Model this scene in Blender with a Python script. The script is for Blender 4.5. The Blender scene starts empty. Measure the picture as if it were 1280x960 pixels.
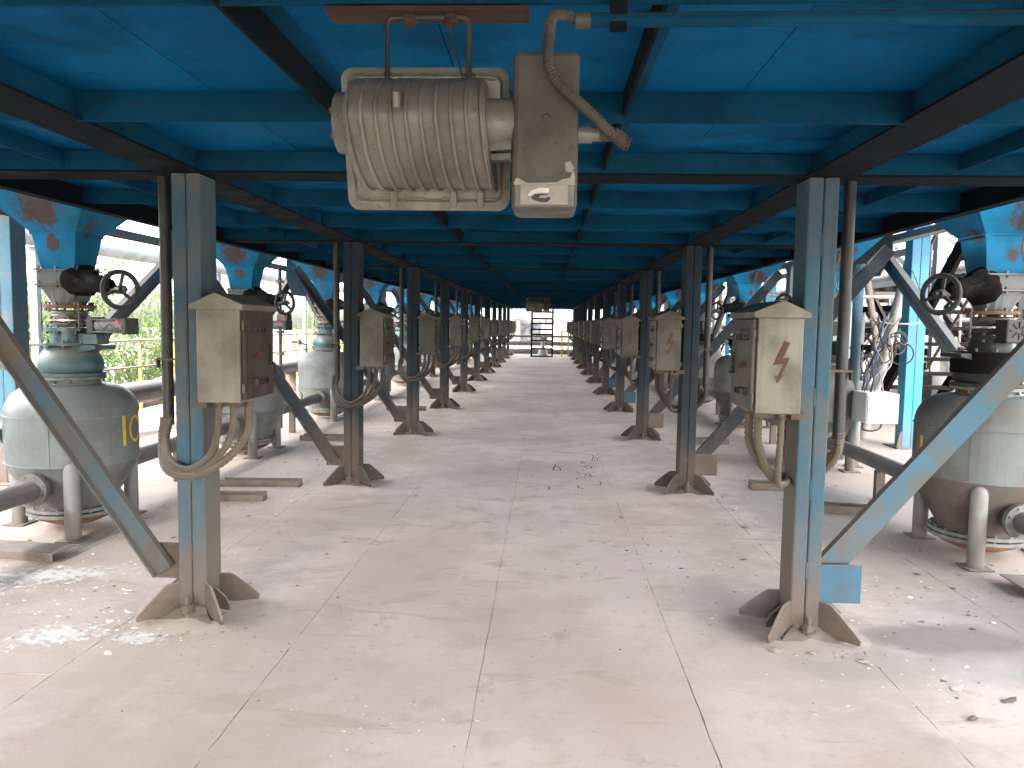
import bpy, bmesh, math, random
from mathutils import Vector, Matrix, noise as mnoise
random.seed(7)
R = math.radians
SC = bpy.context.scene
COL = SC.collection

# ------------------------------------------------------------------ camera, sky, sun, exposure
YAW, PITCH, ROLL, CAMH = .0438, .0797, .0153, 1.6
fw = Vector((-math.sin(YAW)*math.cos(PITCH), math.cos(YAW)*math.cos(PITCH), -math.sin(PITCH)))
r0 = Vector((math.cos(YAW), math.sin(YAW), 0)); u0 = r0.cross(fw)
rr = r0*math.cos(ROLL)+u0*math.sin(ROLL); uu = -r0*math.sin(ROLL)+u0*math.cos(ROLL)
cd = bpy.data.cameras.new('camera'); cam = bpy.data.objects.new('camera', cd); COL.objects.link(cam)
cd.sensor_width = 36; cd.lens = 952.97/1280*36; cd.clip_start = .05; cd.clip_end = 900
M = Matrix((rr, uu, -fw)).transposed().to_4x4(); M.translation = (0, 0, CAMH); cam.matrix_world = M
SC.camera = cam

SUN_EL, SUN_AZ = 40, 195        # degrees; azimuth clockwise from +Y: behind the camera, slightly left
W = bpy.data.worlds.new('World'); SC.world = W; W.use_nodes = True
nt = W.node_tree; nt.nodes.clear()
sky = nt.nodes.new('ShaderNodeTexSky'); sky.sky_type = 'NISHITA'; sky.sun_disc = False
sky.sun_elevation = R(SUN_EL); sky.sun_rotation = R(SUN_AZ); sky.air_density = 1.4; sky.dust_density = 5; sky.ozone_density = 1
hs = nt.nodes.new('ShaderNodeHueSaturation'); hs.inputs['Saturation'].default_value = .22
bg = nt.nodes.new('ShaderNodeBackground'); bg.inputs['Strength'].default_value = .15
wo = nt.nodes.new('ShaderNodeOutputWorld')
nt.links.new(sky.outputs[0], hs.inputs['Color']); nt.links.new(hs.outputs[0], bg.inputs[0]); nt.links.new(bg.outputs[0], wo.inputs[0])
sl = bpy.data.lights.new('sun', 'SUN'); sl.energy = .6; sl.angle = R(40); sl.color = (1, .97, .93)
so = bpy.data.objects.new('sun', sl); COL.objects.link(so)
sd = Vector((math.sin(R(SUN_AZ))*math.cos(R(SUN_EL)), math.cos(R(SUN_AZ))*math.cos(R(SUN_EL)), math.sin(R(SUN_EL))))
so.rotation_euler = sd.to_track_quat('Z', 'Y').to_euler(); so.location = sd*30
SC.view_settings.view_transform = 'Standard'; SC.view_settings.look = 'None'; SC.view_settings.gamma = 1
SC.view_settings.use_curve_mapping = False
SC.view_settings.exposure = 4.38
SC.render.engine = 'CYCLES'
SC.cycles.use_denoising = True
SC.cycles.max_bounces = 6; SC.cycles.diffuse_bounces = 5; SC.cycles.glossy_bounces = 3; SC.cycles.caustics_reflective = False

# ------------------------------------------------------------------ materials
def N(t, typ, **kw):
    n = t.nodes.new(typ)
    for k, v in kw.items(): setattr(n, k, v)
    return n
def mixc(t, fac, a, b):
    m = N(t, 'ShaderNodeMix', data_type='RGBA')
    for s, v in ((m.inputs[0], fac), (m.inputs[6], a), (m.inputs[7], b)):
        if hasattr(v, 'links'): t.links.new(v, s)
        elif isinstance(v, (int, float)): s.default_value = v
        else: s.default_value = (*v, 1)
    return m.outputs[2]
def mth(t, op, a, b=None, clamp=False):
    m = N(t, 'ShaderNodeMath', operation=op, use_clamp=clamp)
    for i, v in enumerate((a, b)):
        if v is None: continue
        if hasattr(v, 'links'): t.links.new(v, m.inputs[i])
        else: m.inputs[i].default_value = v
    return m.outputs[0]
def ramp(t, v, lo, hi, a=0, b=1):
    m = N(t, 'ShaderNodeMapRange'); m.interpolation_type = 'SMOOTHSTEP'
    t.links.new(v, m.inputs[0])
    for i, x in enumerate((lo, hi, a, b)): m.inputs[i+1].default_value = x
    return m.outputs[0]
def nz(t, co, scale, det=4, rough=.55, sc=None, dist=0):
    if sc:
        mp = N(t, 'ShaderNodeMapping'); mp.inputs['Scale'].default_value = sc; t.links.new(co, mp.inputs[0]); co = mp.outputs[0]
    n = N(t, 'ShaderNodeTexNoise'); n.inputs['Scale'].default_value = scale; n.inputs['Detail'].default_value = det
    n.inputs['Roughness'].default_value = rough; n.inputs['Distortion'].default_value = dist
    t.links.new(co, n.inputs['Vector']); return n.outputs['Fac']
MATS = {}
DUST = (.24, .205, .175)
def grimy(name, base, rough=.6, metal=0, dirt=(.2, .15, .11), d_amt=.35, d_scale=3, dust=.5, low=0, low_h=.9, streak=0, bump=.15, var=.12,
          dustc=DUST, spec=.4, dent=0, rust=0, speck=0, side=0, lowc=(.115, .088, .072)):
    """paint with blotchy dirt, dust on upward faces, a dusty splash zone towards the floor, streaks, wear"""
    m = bpy.data.materials.new(name); m.use_nodes = True; t = m.node_tree
    b = t.nodes['Principled BSDF']; L = t.links.new
    g = N(t, 'ShaderNodeNewGeometry'); pos = g.outputs['Position']
    oi = N(t, 'ShaderNodeObjectInfo')
    sep = N(t, 'ShaderNodeSeparateXYZ'); L(g.outputs['Normal'], sep.inputs[0])
    sp = N(t, 'ShaderNodeSeparateXYZ'); L(pos, sp.inputs[0])
    c = mixc(t, ramp(t, nz(t, pos, 1.3, 3), .3, .7), tuple(x*(1-var) for x in base), tuple(min(1, x*(1+var)) for x in base))
    c = mixc(t, ramp(t, nz(t, pos, 14, 3, .65), .45, .75, 0, .22), c, tuple(x*.55 for x in base))
    n1 = nz(t, pos, d_scale, 4, .62)
    c = mixc(t, mth(t, 'MULTIPLY', ramp(t, n1, .42, .68), d_amt), c, dirt)
    if streak:
        n2 = nz(t, pos, 1, 3, .6, sc=(26, 26, 1.1))
        c = mixc(t, mth(t, 'MULTIPLY', ramp(t, n2, .5, .72), streak), c, dirt)
    if rust:
        n3 = nz(t, pos, 5.5, 5, .7)
        c = mixc(t, mth(t, 'MULTIPLY', ramp(t, n3, .62-.06*rust, .68), min(1, rust)), c, (.16, .065, .03))
    if speck:
        n5 = nz(t, pos, 55, 3, .5)
        c = mixc(t, ramp(t, n5, .64, .7, 0, speck), c, (.05, .04, .035))
    if low:
        hz = mth(t, 'ADD', sp.outputs['Z'], mth(t, 'MULTIPLY', mth(t, 'SUBTRACT', n1, .5), low_h*1.6))
        n4 = nz(t, pos, 1, 4, .6, sc=(18, 18, .9))
        hz = mth(t, 'ADD', hz, mth(t, 'MULTIPLY', mth(t, 'SUBTRACT', n4, .5), low_h*1.2))
        c = mixc(t, mth(t, 'MULTIPLY', ramp(t, hz, low_h*.15, low_h, 1, 0), low), c, lowc)
    if side:                              # tan dust caked on the aisle-side webs, lower half
        sx_ = ramp(t, mth(t, 'ABSOLUTE', sep.outputs['X']), .5, .85)
        zz = mth(t, 'ADD', sp.outputs['Z'], mth(t, 'MULTIPLY', mth(t, 'SUBTRACT', n1, .5), 1.2))
        c = mixc(t, mth(t, 'MULTIPLY', mth(t, 'MULTIPLY', sx_, ramp(t, zz, .9, 1.5, 1, 0)), side), c, (.135, .112, .088))
    if dust:
        up = ramp(t, mth(t, 'ADD', sep.outputs['Z'], mth(t, 'MULTIPLY', mth(t, 'SUBTRACT', n1, .5), .5)), .15, .7)
        c = mixc(t, mth(t, 'MULTIPLY', up, dust), c, dustc)
    v = N(t, 'ShaderNodeHueSaturation'); L(c, v.inputs['Color'])
    L(ramp(t, oi.outputs['Random'], 0, 1, .9, 1.1), v.inputs['Value'])
    L(v.outputs[0], b.inputs['Base Color'])
    L(ramp(t, n1, .3, .7, max(.05, rough-.12), min(1, rough+.15)), b.inputs['Roughness'])
    b.inputs['Metallic'].default_value = metal; b.inputs['Specular IOR Level'].default_value = spec
    if bump:
        bp = N(t, 'ShaderNodeBump'); bp.inputs['Strength'].default_value = bump; bp.inputs['Distance'].default_value = .004
        h = mth(t, 'ADD', nz(t, pos, 60, 2, .6), mth(t, 'MULTIPLY', n1, 2.0))
        if dent: h = mth(t, 'ADD', h, mth(t, 'MULTIPLY', nz(t, pos, 5, 2), dent))
        L(h, bp.inputs['Height']); L(bp.outputs[0], b.inputs['Normal'])
    MATS[name] = m; return m

grimy('column_blue', (.038, .095, .130), .6, spec=.2, dirt=(.11, .112, .107), d_amt=.75, d_scale=3, dust=.85, low=.92, low_h=.8, streak=.5, side=.8, speck=.5)
grimy('brace_blue', (.05, .125, .175), .6, spec=.2, dirt=(.115, .097, .075), d_amt=.78, d_scale=3.2, dust=.9, low=.9, low_h=.7, streak=.2)
grimy('column_dark', (.024, .038, .050), .7, spec=.12, dirt=(.048, .042, .038), d_amt=.6, d_scale=3.5, dust=.8, low=.95, low_h=.8, streak=.4, speck=.5, lowc=(.085, .065, .054))
grimy('brace_tan', (.075, .125, .155), .65, spec=.15, dirt=(.125, .105, .08), d_amt=1, d_scale=2.2, dust=.9, low=.9, low_h=.7, streak=.3)
grimy('plate_blue', (.045, .105, .155), .6, spec=.2, dirt=(.085, .073, .063), d_amt=.5, d_scale=5, dust=.5)
grimy('foot_dusty', (.115, .088, .070), .85, dirt=(.07, .052, .042), d_amt=.5, d_scale=6, dust=.7, bump=.5)
grimy('foot_brown', (.068, .052, .044), .85, dirt=(.045, .034, .03), d_amt=.5, d_scale=6, dust=.5, bump=.5)
grimy('foot_dark', (.075, .065, .06), .8, dirt=(.16, .13, .11), d_amt=.5, d_scale=7, dust=.5, bump=.5)
grimy('deck_blue', (.003, .112, .262), .7, dirt=(.003, .040, .085), d_amt=.85, d_scale=1.3, dust=0, bump=.25, var=.18, spec=.03, dent=2, speck=.7, rust=.06)
grimy('beam_blue', (.004, .058, .115), .7, dirt=(.006, .024, .036), d_amt=.5, d_scale=2.2, dust=.15, bump=.15, spec=.04, speck=.4, rust=.10)
grimy('beam_dark', (.006, .011, .016), .8, spec=.04, dirt=(.013, .014, .016), d_amt=.6, d_scale=3, dust=.2)
grimy('rust_plate', (.05, .024, .015), .85, dirt=(.04, .022, .016), d_amt=.7, d_scale=8, dust=.2, bump=.4)
grimy('tank_stained', (.125, .138, .135), .55, dirt=(.085, .07, .055), d_amt=.75, d_scale=2.2, dust=.45, dustc=(.15, .14, .13), streak=.7, rust=.35)
grimy('tank_grey', (.135, .155, .155), .5, dirt=(.08, .079, .074), d_amt=.6, d_scale=2.4, dust=.4, dustc=(.18, .17, .165), streak=.3, rust=.12, spec=.5)
grimy('cone_grey', (.14, .155, .152), .6, dirt=(.09, .075, .06), d_amt=.75, d_scale=4, dust=.5, low=.6, low_h=.4, rust=.3)
grimy('cone_rusty', (.085, .075, .065), .7, dirt=(.065, .036, .022), d_amt=.9, d_scale=3, dust=.5, low=.6, low_h=.4, rust=.8)
grimy('leg_grey', (.18, .19, .185), .6, dirt=(.2, .16, .13), d_amt=.6, d_scale=6, dust=.7, low=.7, low_h=.35)
grimy('valve_teal', (.035, .095, .098), .42, dirt=(.05, .055, .055), d_amt=.6, d_scale=6, dust=.5, spec=.5)
grimy('valve_dark', (.014, .018, .02), .5, dirt=(.03, .026, .023), d_amt=.6, d_scale=6, dust=.35)
grimy('flange_grey', (.17, .175, .17), .5, .25, dirt=(.10, .075, .055), d_amt=.6, d_scale=9, dust=.5, rust=.4)
grimy('flange_rust', (.20, .10, .06), .8, dirt=(.10, .06, .04), d_amt=.6, d_scale=9, dust=.3)
grimy('bright_steel', (.50, .49, .47), .32, .8, dirt=(.2, .17, .14), d_amt=.5, d_scale=9, dust=.4)
grimy('black_grease', (.004, .004, .004), .8, dirt=(.012, .010, .009), d_amt=.5, d_scale=14, dust=.04, bump=.9, spec=.1)
grimy('wheel_dark', (.028, .03, .033), .5, dirt=(.065, .06, .055), d_amt=.5, d_scale=9, dust=.45)
grimy('pipe_dusty', (.10, .10, .10), .6, dirt=(.12, .10, .085), d_amt=.5, d_scale=3, dust=.8, dustc=(.22, .19, .17))
grimy('pipe_dark', (.055, .058, .062), .55, dirt=(.10, .085, .075), d_amt=.5, d_scale=3, dust=.6)
grimy('conduit_dark', (.025, .025, .026), .5, dirt=(.09, .075, .06), d_amt=.5, d_scale=5, dust=.4)
grimy('hose_beige', (.105, .09, .066), .75, dirt=(.13, .10, .075), d_amt=.5, d_scale=9, dust=.55, bump=.3)
grimy('hose_brown', (.045, .038, .032), .75, dirt=(.075, .062, .052), d_amt=.5, d_scale=9, dust=.3, bump=.3)
grimy('hose_dark', (.045, .042, .036), .7, dirt=(.09, .078, .06), d_amt=.5, d_scale=12, dust=.3)
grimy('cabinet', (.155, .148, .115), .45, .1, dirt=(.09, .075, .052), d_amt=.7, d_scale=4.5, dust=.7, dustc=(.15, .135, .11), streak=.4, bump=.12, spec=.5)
grimy('cabinet_dark', (.095, .088, .070), .5, .05, dirt=(.048, .040, .030), d_amt=.65, d_scale=4.5, dust=.6, dustc=(.085, .073, .058), streak=.35, bump=.12)
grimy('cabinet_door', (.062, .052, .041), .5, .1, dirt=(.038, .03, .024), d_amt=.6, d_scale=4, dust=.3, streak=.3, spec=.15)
grimy('black_plastic', (.02, .02, .02), .45, dirt=(.12, .10, .08), d_amt=.45, d_scale=20, dust=.5)
grimy('red_plastic', (.10, .022, .018), .5, dirt=(.06, .04, .032), d_amt=.6, d_scale=20, dust=.4)
grimy('bolt_red', (.085, .038, .028), .8, dirt=(.10, .075, .055), d_amt=.7, d_scale=14, dust=0)
grimy('lamp_grey', (.182, .186, .158), .5, .1, dirt=(.10, .088, .065), d_amt=.75, d_scale=6, dust=.35, streak=.25, speck=.5, spec=.5, bump=.12)
grimy('lamp_dark', (.085, .08, .064), .55, .1, dirt=(.05, .042, .033), d_amt=.7, d_scale=6, dust=.3, streak=.3, speck=.5)
grimy('scratch_white', (.30, .285, .25), .6, dirt=(.4, .37, .3), d_amt=.5, d_scale=40, dust=0)
grimy('outer_grey', (.12, .14, .15), .55, dirt=(.2, .17, .14), d_amt=.5, d_scale=3, dust=.6)
grimy('outer_blue', (.012, .17, .31), .45, dirt=(.12, .15, .16), d_amt=.35, d_scale=2.5, dust=.5, low=.5, low_h=.5)
grimy('outer_brown', (.12, .10, .085), .7, dirt=(.13, .10, .08), d_amt=.5, d_scale=4, dust=.6)
grimy('stair_dark', (.010, .008, .008), .85, spec=.04, dirt=(.022, .015, .012), d_amt=.5, d_scale=4, dust=.12)
grimy('yellow', (.55, .40, .04), .55, dirt=(.30, .22, .08), d_amt=.5, d_scale=9, dust=.3)
grimy('mark_yellow', (.62, .42, .02), .6, dirt=(.35, .28, .10), d_amt=.5, d_scale=22, dust=0)
grimy('rail_grey', (.36, .34, .31), .6, dirt=(.2, .16, .12), d_amt=.5, d_scale=9, dust=.4)
grimy('white_paint', (.33, .335, .325), .45, dirt=(.5, .48, .44), d_amt=.3, d_scale=4, dust=.2)
grimy('duct_white', (.42, .42, .41), .5, dust=.2, d_amt=.3)
grimy('box_white', (.62, .64, .62), .4, dirt=(.5, .49, .46), d_amt=.25, d_scale=5, dust=.2)
grimy('white_wall', (.11, .108, .104), .7, dirt=(.08, .076, .07), d_amt=.4, d_scale=.6, dust=0, streak=.2)
grimy('window_dark', (.02, .023, .026), .25, dirt=(.12, .12, .12), d_amt=.3, d_scale=2, dust=0)
grimy('duct_grey', (.13, .138, .15), .45, .3, dirt=(.26, .26, .26), d_amt=.4, d_scale=1, dust=.3)
grimy('scrap_rusty', (.155, .125, .105), .85, dirt=(.09, .065, .05), d_amt=.7, d_scale=7, dust=.65, bump=.4)
grimy('wire_black', (.02, .02, .022), .5, dirt=(.1, .09, .08), d_amt=.3, d_scale=20, dust=.3)
grimy('wire_blue', (.05, .14, .30), .5, dust=.2)
grimy('wire_grey', (.30, .29, .27), .5, dust=.2)
grimy('flake_white', (.72, .71, .68), .7, dirt=(.5, .45, .4), d_amt=.4, d_scale=30, dust=0)
grimy('flake_dark', (.10, .075, .06), .85, dirt=(.2, .16, .13), d_amt=.4, d_scale=30, dust=.2)
grimy('dust_mound', (.37, .31, .27), .95, dirt=(.29, .23, .195), d_amt=.4, d_scale=7, dust=.2, bump=.5, spec=.1)
grimy('earth', (.16, .15, .11), .95, dirt=(.08, .10, .05), d_amt=.6, d_scale=.2, dust=0)
grimy('bark', (.13, .11, .08), .9, dust=0)
grimy('gauge_white', (.6, .6, .58), .3, dust=.1, d_amt=.2)

def hopper_mat(name, cx):
    grimy(name, (.004, .165, .33), .55, dirt=(.012, .10, .17), d_amt=.55, d_scale=4, dust=.2, spec=.15, streak=.12, speck=.4)
    m = MATS[name]; t = m.node_tree; b = t.nodes['Principled BSDF']
    src = b.inputs['Base Color'].links[0].from_socket
    tc = N(t, 'ShaderNodeTexCoord'); pos = tc.outputs['Object']; g = N(t, 'ShaderNodeNewGeometry')
    fac = None
    for (px, py, pz, rad) in ((cx, -.30, 2.35, .165), (cx*.4, -.15, 2.13, .06), (-.14 if cx > 0 else .16, -.05, 2.3, .10), (-cx*.6, -.95, 3.0, .4)):
        v = N(t, 'ShaderNodeVectorMath', operation='DISTANCE'); t.links.new(pos, v.inputs[0]); v.inputs[1].default_value = (px, py, pz)
        f = mth(t, 'ADD', mth(t, 'DIVIDE', v.outputs['Value'], rad), mth(t, 'MULTIPLY', mth(t, 'SUBTRACT', nz(t, g.outputs['Position'], 17, 6, .68, dist=.4, sc=(1, 1, .42)), .5), 2.6))
        f = ramp(t, f, .55, 1.1, .92, 0)
        fac = f if fac is None else mth(t, 'MAXIMUM', fac, f)
    rc = mixc(t, ramp(t, nz(t, g.outputs['Position'], 28, 4), .35, .65), (.085, .042, .033), (.06, .045, .04))
    t.links.new(mixc(t, fac, src, rc), b.inputs['Base Color'])
hopper_mat('hopper_tree', -.02); hopper_mat('hopper_stair', .10)

def floor_mat(name, k):
    m = bpy.data.materials.new(name); m.use_nodes = True; t = m.node_tree; b = t.nodes['Principled BSDF']; L = t.links.new
    g = N(t, 'ShaderNodeNewGeometry'); pos = g.outputs['Position']
    oi = N(t, 'ShaderNodeObjectInfo')
    n1 = nz(t, pos, .7, 5, .6); n2 = nz(t, pos, 3.3, 6, .65); n3 = nz(t, pos, 18, 5, .7)
    c = mixc(t, ramp(t, n1, .32, .68), tuple(x*k for x in (.56, .452, .402)), tuple(x*k for x in (.675, .555, .495)))
    c = mixc(t, ramp(t, n2, .5, .70, 0, .7), c, tuple(x*k for x in (.48, .385, .325)))
    c = mixc(t, ramp(t, n3, .54, .74, 0, .5), c, tuple(x*k for x in (.40, .335, .295)))
    # foot smears and brown scuffs across the plates
    n4 = nz(t, pos, 1, 5, .62, sc=(1.4, 4.6, 1), dist=.8)
    c = mixc(t, ramp(t, n4, .575, .70, 0, .75), c, tuple(x*k for x in (.43, .335, .265)))
    n5 = nz(t, pos, 1, 5, .7, sc=(5, 13, 1), dist=1.2)
    c = mixc(t, ramp(t, n5, .645, .69, 0, .75), c, tuple(x*k for x in (.27, .215, .185)))
    n6 = nz(t, pos, 75, 3, .6)
    c = mixc(t, ramp(t, n6, .66, .73, 0, .55), c, (.16, .125, .105))
    # blobs: oil stain, pale droppings, grey patches by the tanks
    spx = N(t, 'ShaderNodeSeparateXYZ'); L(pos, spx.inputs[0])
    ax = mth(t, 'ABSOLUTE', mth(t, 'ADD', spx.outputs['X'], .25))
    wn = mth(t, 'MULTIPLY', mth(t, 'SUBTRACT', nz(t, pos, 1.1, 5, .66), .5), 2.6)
    c = mixc(t, ramp(t, mth(t, 'ADD', ax, wn), 1.75, 3.1, 0, .72), c, (.285, .243, .215))  # outer floor dirtier, and darkened further to offset the bright side light
    row = mth(t, 'ABSOLUTE', mth(t, 'SUBTRACT', ax, 1.62))
    rn_ = mth(t, 'MULTIPLY', mth(t, 'SUBTRACT', nz(t, pos, 3.2, 5, .68), .5), 1.5)
    c = mixc(t, ramp(t, mth(t, 'ADD', row, rn_), .0, .45, .5, 0), c, (.36, .285, .235))
    n7 = nz(t, pos, 2.1, 6, .7, dist=.5)
    c = mixc(t, ramp(t, n7, .585, .68, 0, .62), c, (.39, .30, .24))
    BN = {4: nz(t, pos, 5, 5, .66), 16: nz(t, pos, 16, 5, .68)}
    def blob(x, y, rx, ry, col, amt, wob=.9, ns=6, edge=(.7, 1.05), rot=0):
        nonlocal c
        mp = N(t, 'ShaderNodeMapping'); mp.vector_type = 'TEXTURE'
        mp.inputs['Location'].default_value = (x, y, 0); mp.inputs['Scale'].default_value = (rx, ry, 100); mp.inputs['Rotation'].default_value = (0, 0, R(rot))
        L(pos, mp.inputs[0])
        v = N(t, 'ShaderNodeVectorMath', operation='LENGTH'); L(mp.outputs[0], v.inputs[0])
        f = mth(t, 'ADD', v.outputs['Value'], mth(t, 'MULTIPLY', mth(t, 'SUBTRACT', BN[4 if ns < 9 else 16], .5), wob))
        c = mixc(t, ramp(t, f, edge[0], edge[1], amt, 0), c, col)
    nb = nz(t, pos, .45, 4, .6)
    c = mixc(t, ramp(t, nb, .47, .64, 0, .62), c, tuple(x*k for x in (.46, .36, .29)))
    blob(-1.7, 3.5, 1.0, .9, (.47, .385, .315), .6, 1.2, 4, (.3, 1.1))
    blob(1.4, 3.6, .8, .6, (.46, .38, .32), .55, 1.2, 4, (.3, 1.1))
    blob(-.9, 4.9, .5, 1.2, (.47, .37, .295), .5, 1.6, 4, (.4, 1.1), -20)
    blob(-1.3, 2.6, .7, .5, (.48, .385, .31), .5, 1.6, 4, (.4, 1.1), 30)
    blob(2.10, 3.92, .55, .26, (.24, .21, .19), .8, .9, 4, (.5, 1.1), -4)
    blob(2.5, 3.6, .7, .25, (.40, .36, .33), .6, .9, 4)
    blob(1.55, 3.62, .4, .25, (.36, .31, .28), .5, 1.0, 5)
    blob(1.1, 4.4, .35, .5, (.38, .335, .30), .4, 1.0, 5)
    blob(-2.42, 3.62, .30, .16, (.72, .70, .67), .85, 3.6, 16, (.35, .75), 20)
    blob(-2.02, 3.62, .20, .10, (.72, .70, .67), .8, 3.4, 18, (.35, .75))
    blob(-3.0, 4.5, .5, .2, (.70, .68, .65), .75, 3.8, 14, (.3, .75), 10)
    blob(-3.3, 4.2, .35, .15, (.68, .66, .63), .7, 3.8, 14, (.3, .7))
    blob(-2.6, 8.2, .9, 1.4, (.42, .37, .345), .6, 1.6, 2)
    blob(-3.4, 5.3, .8, .7, (.44, .37, .325), .6, 1.2, 3)
    blob(2.5, 6.8, .9, 1.6, (.38, .34, .315), .7, 1.6, 2)
    blob(2.9, 5.4, .9, .7, (.40, .34, .30), .65, 1.2, 3)
    blob(-1.2, 3.05, .35, .10, (.46, .36, .29), .5, 1.4, 8, rot=25)
    blob(-.75, 4.3, .22, .06, (.46, .36, .29), .5, 1.4, 8, rot=40)
    blob(.32, 3.35, .13, .035, (.44, .35, .29), .6, 1.2, 10, rot=-30)
    # the dirt swept along the edge of the row of columns
    L(c, b.inputs['Base Color'])
    L(ramp(t, n2, .3, .7, .62, .9), b.inputs['Roughness']); b.inputs['Specular IOR Level'].default_value = .3
    bp = N(t, 'ShaderNodeBump'); bp.inputs['Strength'].default_value = .35; bp.inputs['Distance'].default_value = .004
    L(mth(t, 'ADD', mth(t, 'MULTIPLY', n3, 1.0), mth(t, 'ADD', mth(t, 'MULTIPLY', n2, 2.5), mth(t, 'MULTIPLY', n6, .5))), bp.inputs['Height'])
    L(bp.outputs[0], b.inputs['Normal']); MATS[name] = m
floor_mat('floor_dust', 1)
def simple(name, col, rough=.5, emit=None):
    m = bpy.data.materials.new(name); m.use_nodes = True; b = m.node_tree.nodes['Principled BSDF']
    b.inputs['Base Color'].default_value = (*col, 1); b.inputs['Roughness'].default_value = rough
    if emit: b.inputs['Emission Color'].default_value = (*col, 1); b.inputs['Emission Strength'].default_value = emit
    MATS[name] = m
simple('seam_dirt', (.36, .29, .25), .95)
simple('led_red', (.8, .02, .02), .3, .10)
simple('scribble', (.10, .08, .068), .95)
def leaf_mat(name, a, b_):
    m = bpy.data.materials.new(name); m.use_nodes = True; t = m.node_tree; t.nodes.clear()
    g = N(t, 'ShaderNodeNewGeometry'); c = mixc(t, g.outputs['Random Per Island'], a, b_)
    d = N(t, 'ShaderNodeBsdfDiffuse'); tr = N(t, 'ShaderNodeBsdfTranslucent'); mx = N(t, 'ShaderNodeMixShader'); mx.inputs[0].default_value = .45
    o = N(t, 'ShaderNodeOutputMaterial')
    t.links.new(c, d.inputs[0]); t.links.new(c, tr.inputs[0]); t.links.new(d.outputs[0], mx.inputs[1]); t.links.new(tr.outputs[0], mx.inputs[2]); t.links.new(mx.outputs[0], o.inputs[0])
    MATS[name] = m
leaf_mat('leaf_a', (.045, .075, .02), (.085, .115, .045)); leaf_mat('leaf_b', (.06, .085, .03), (.10, .125, .055))

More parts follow.
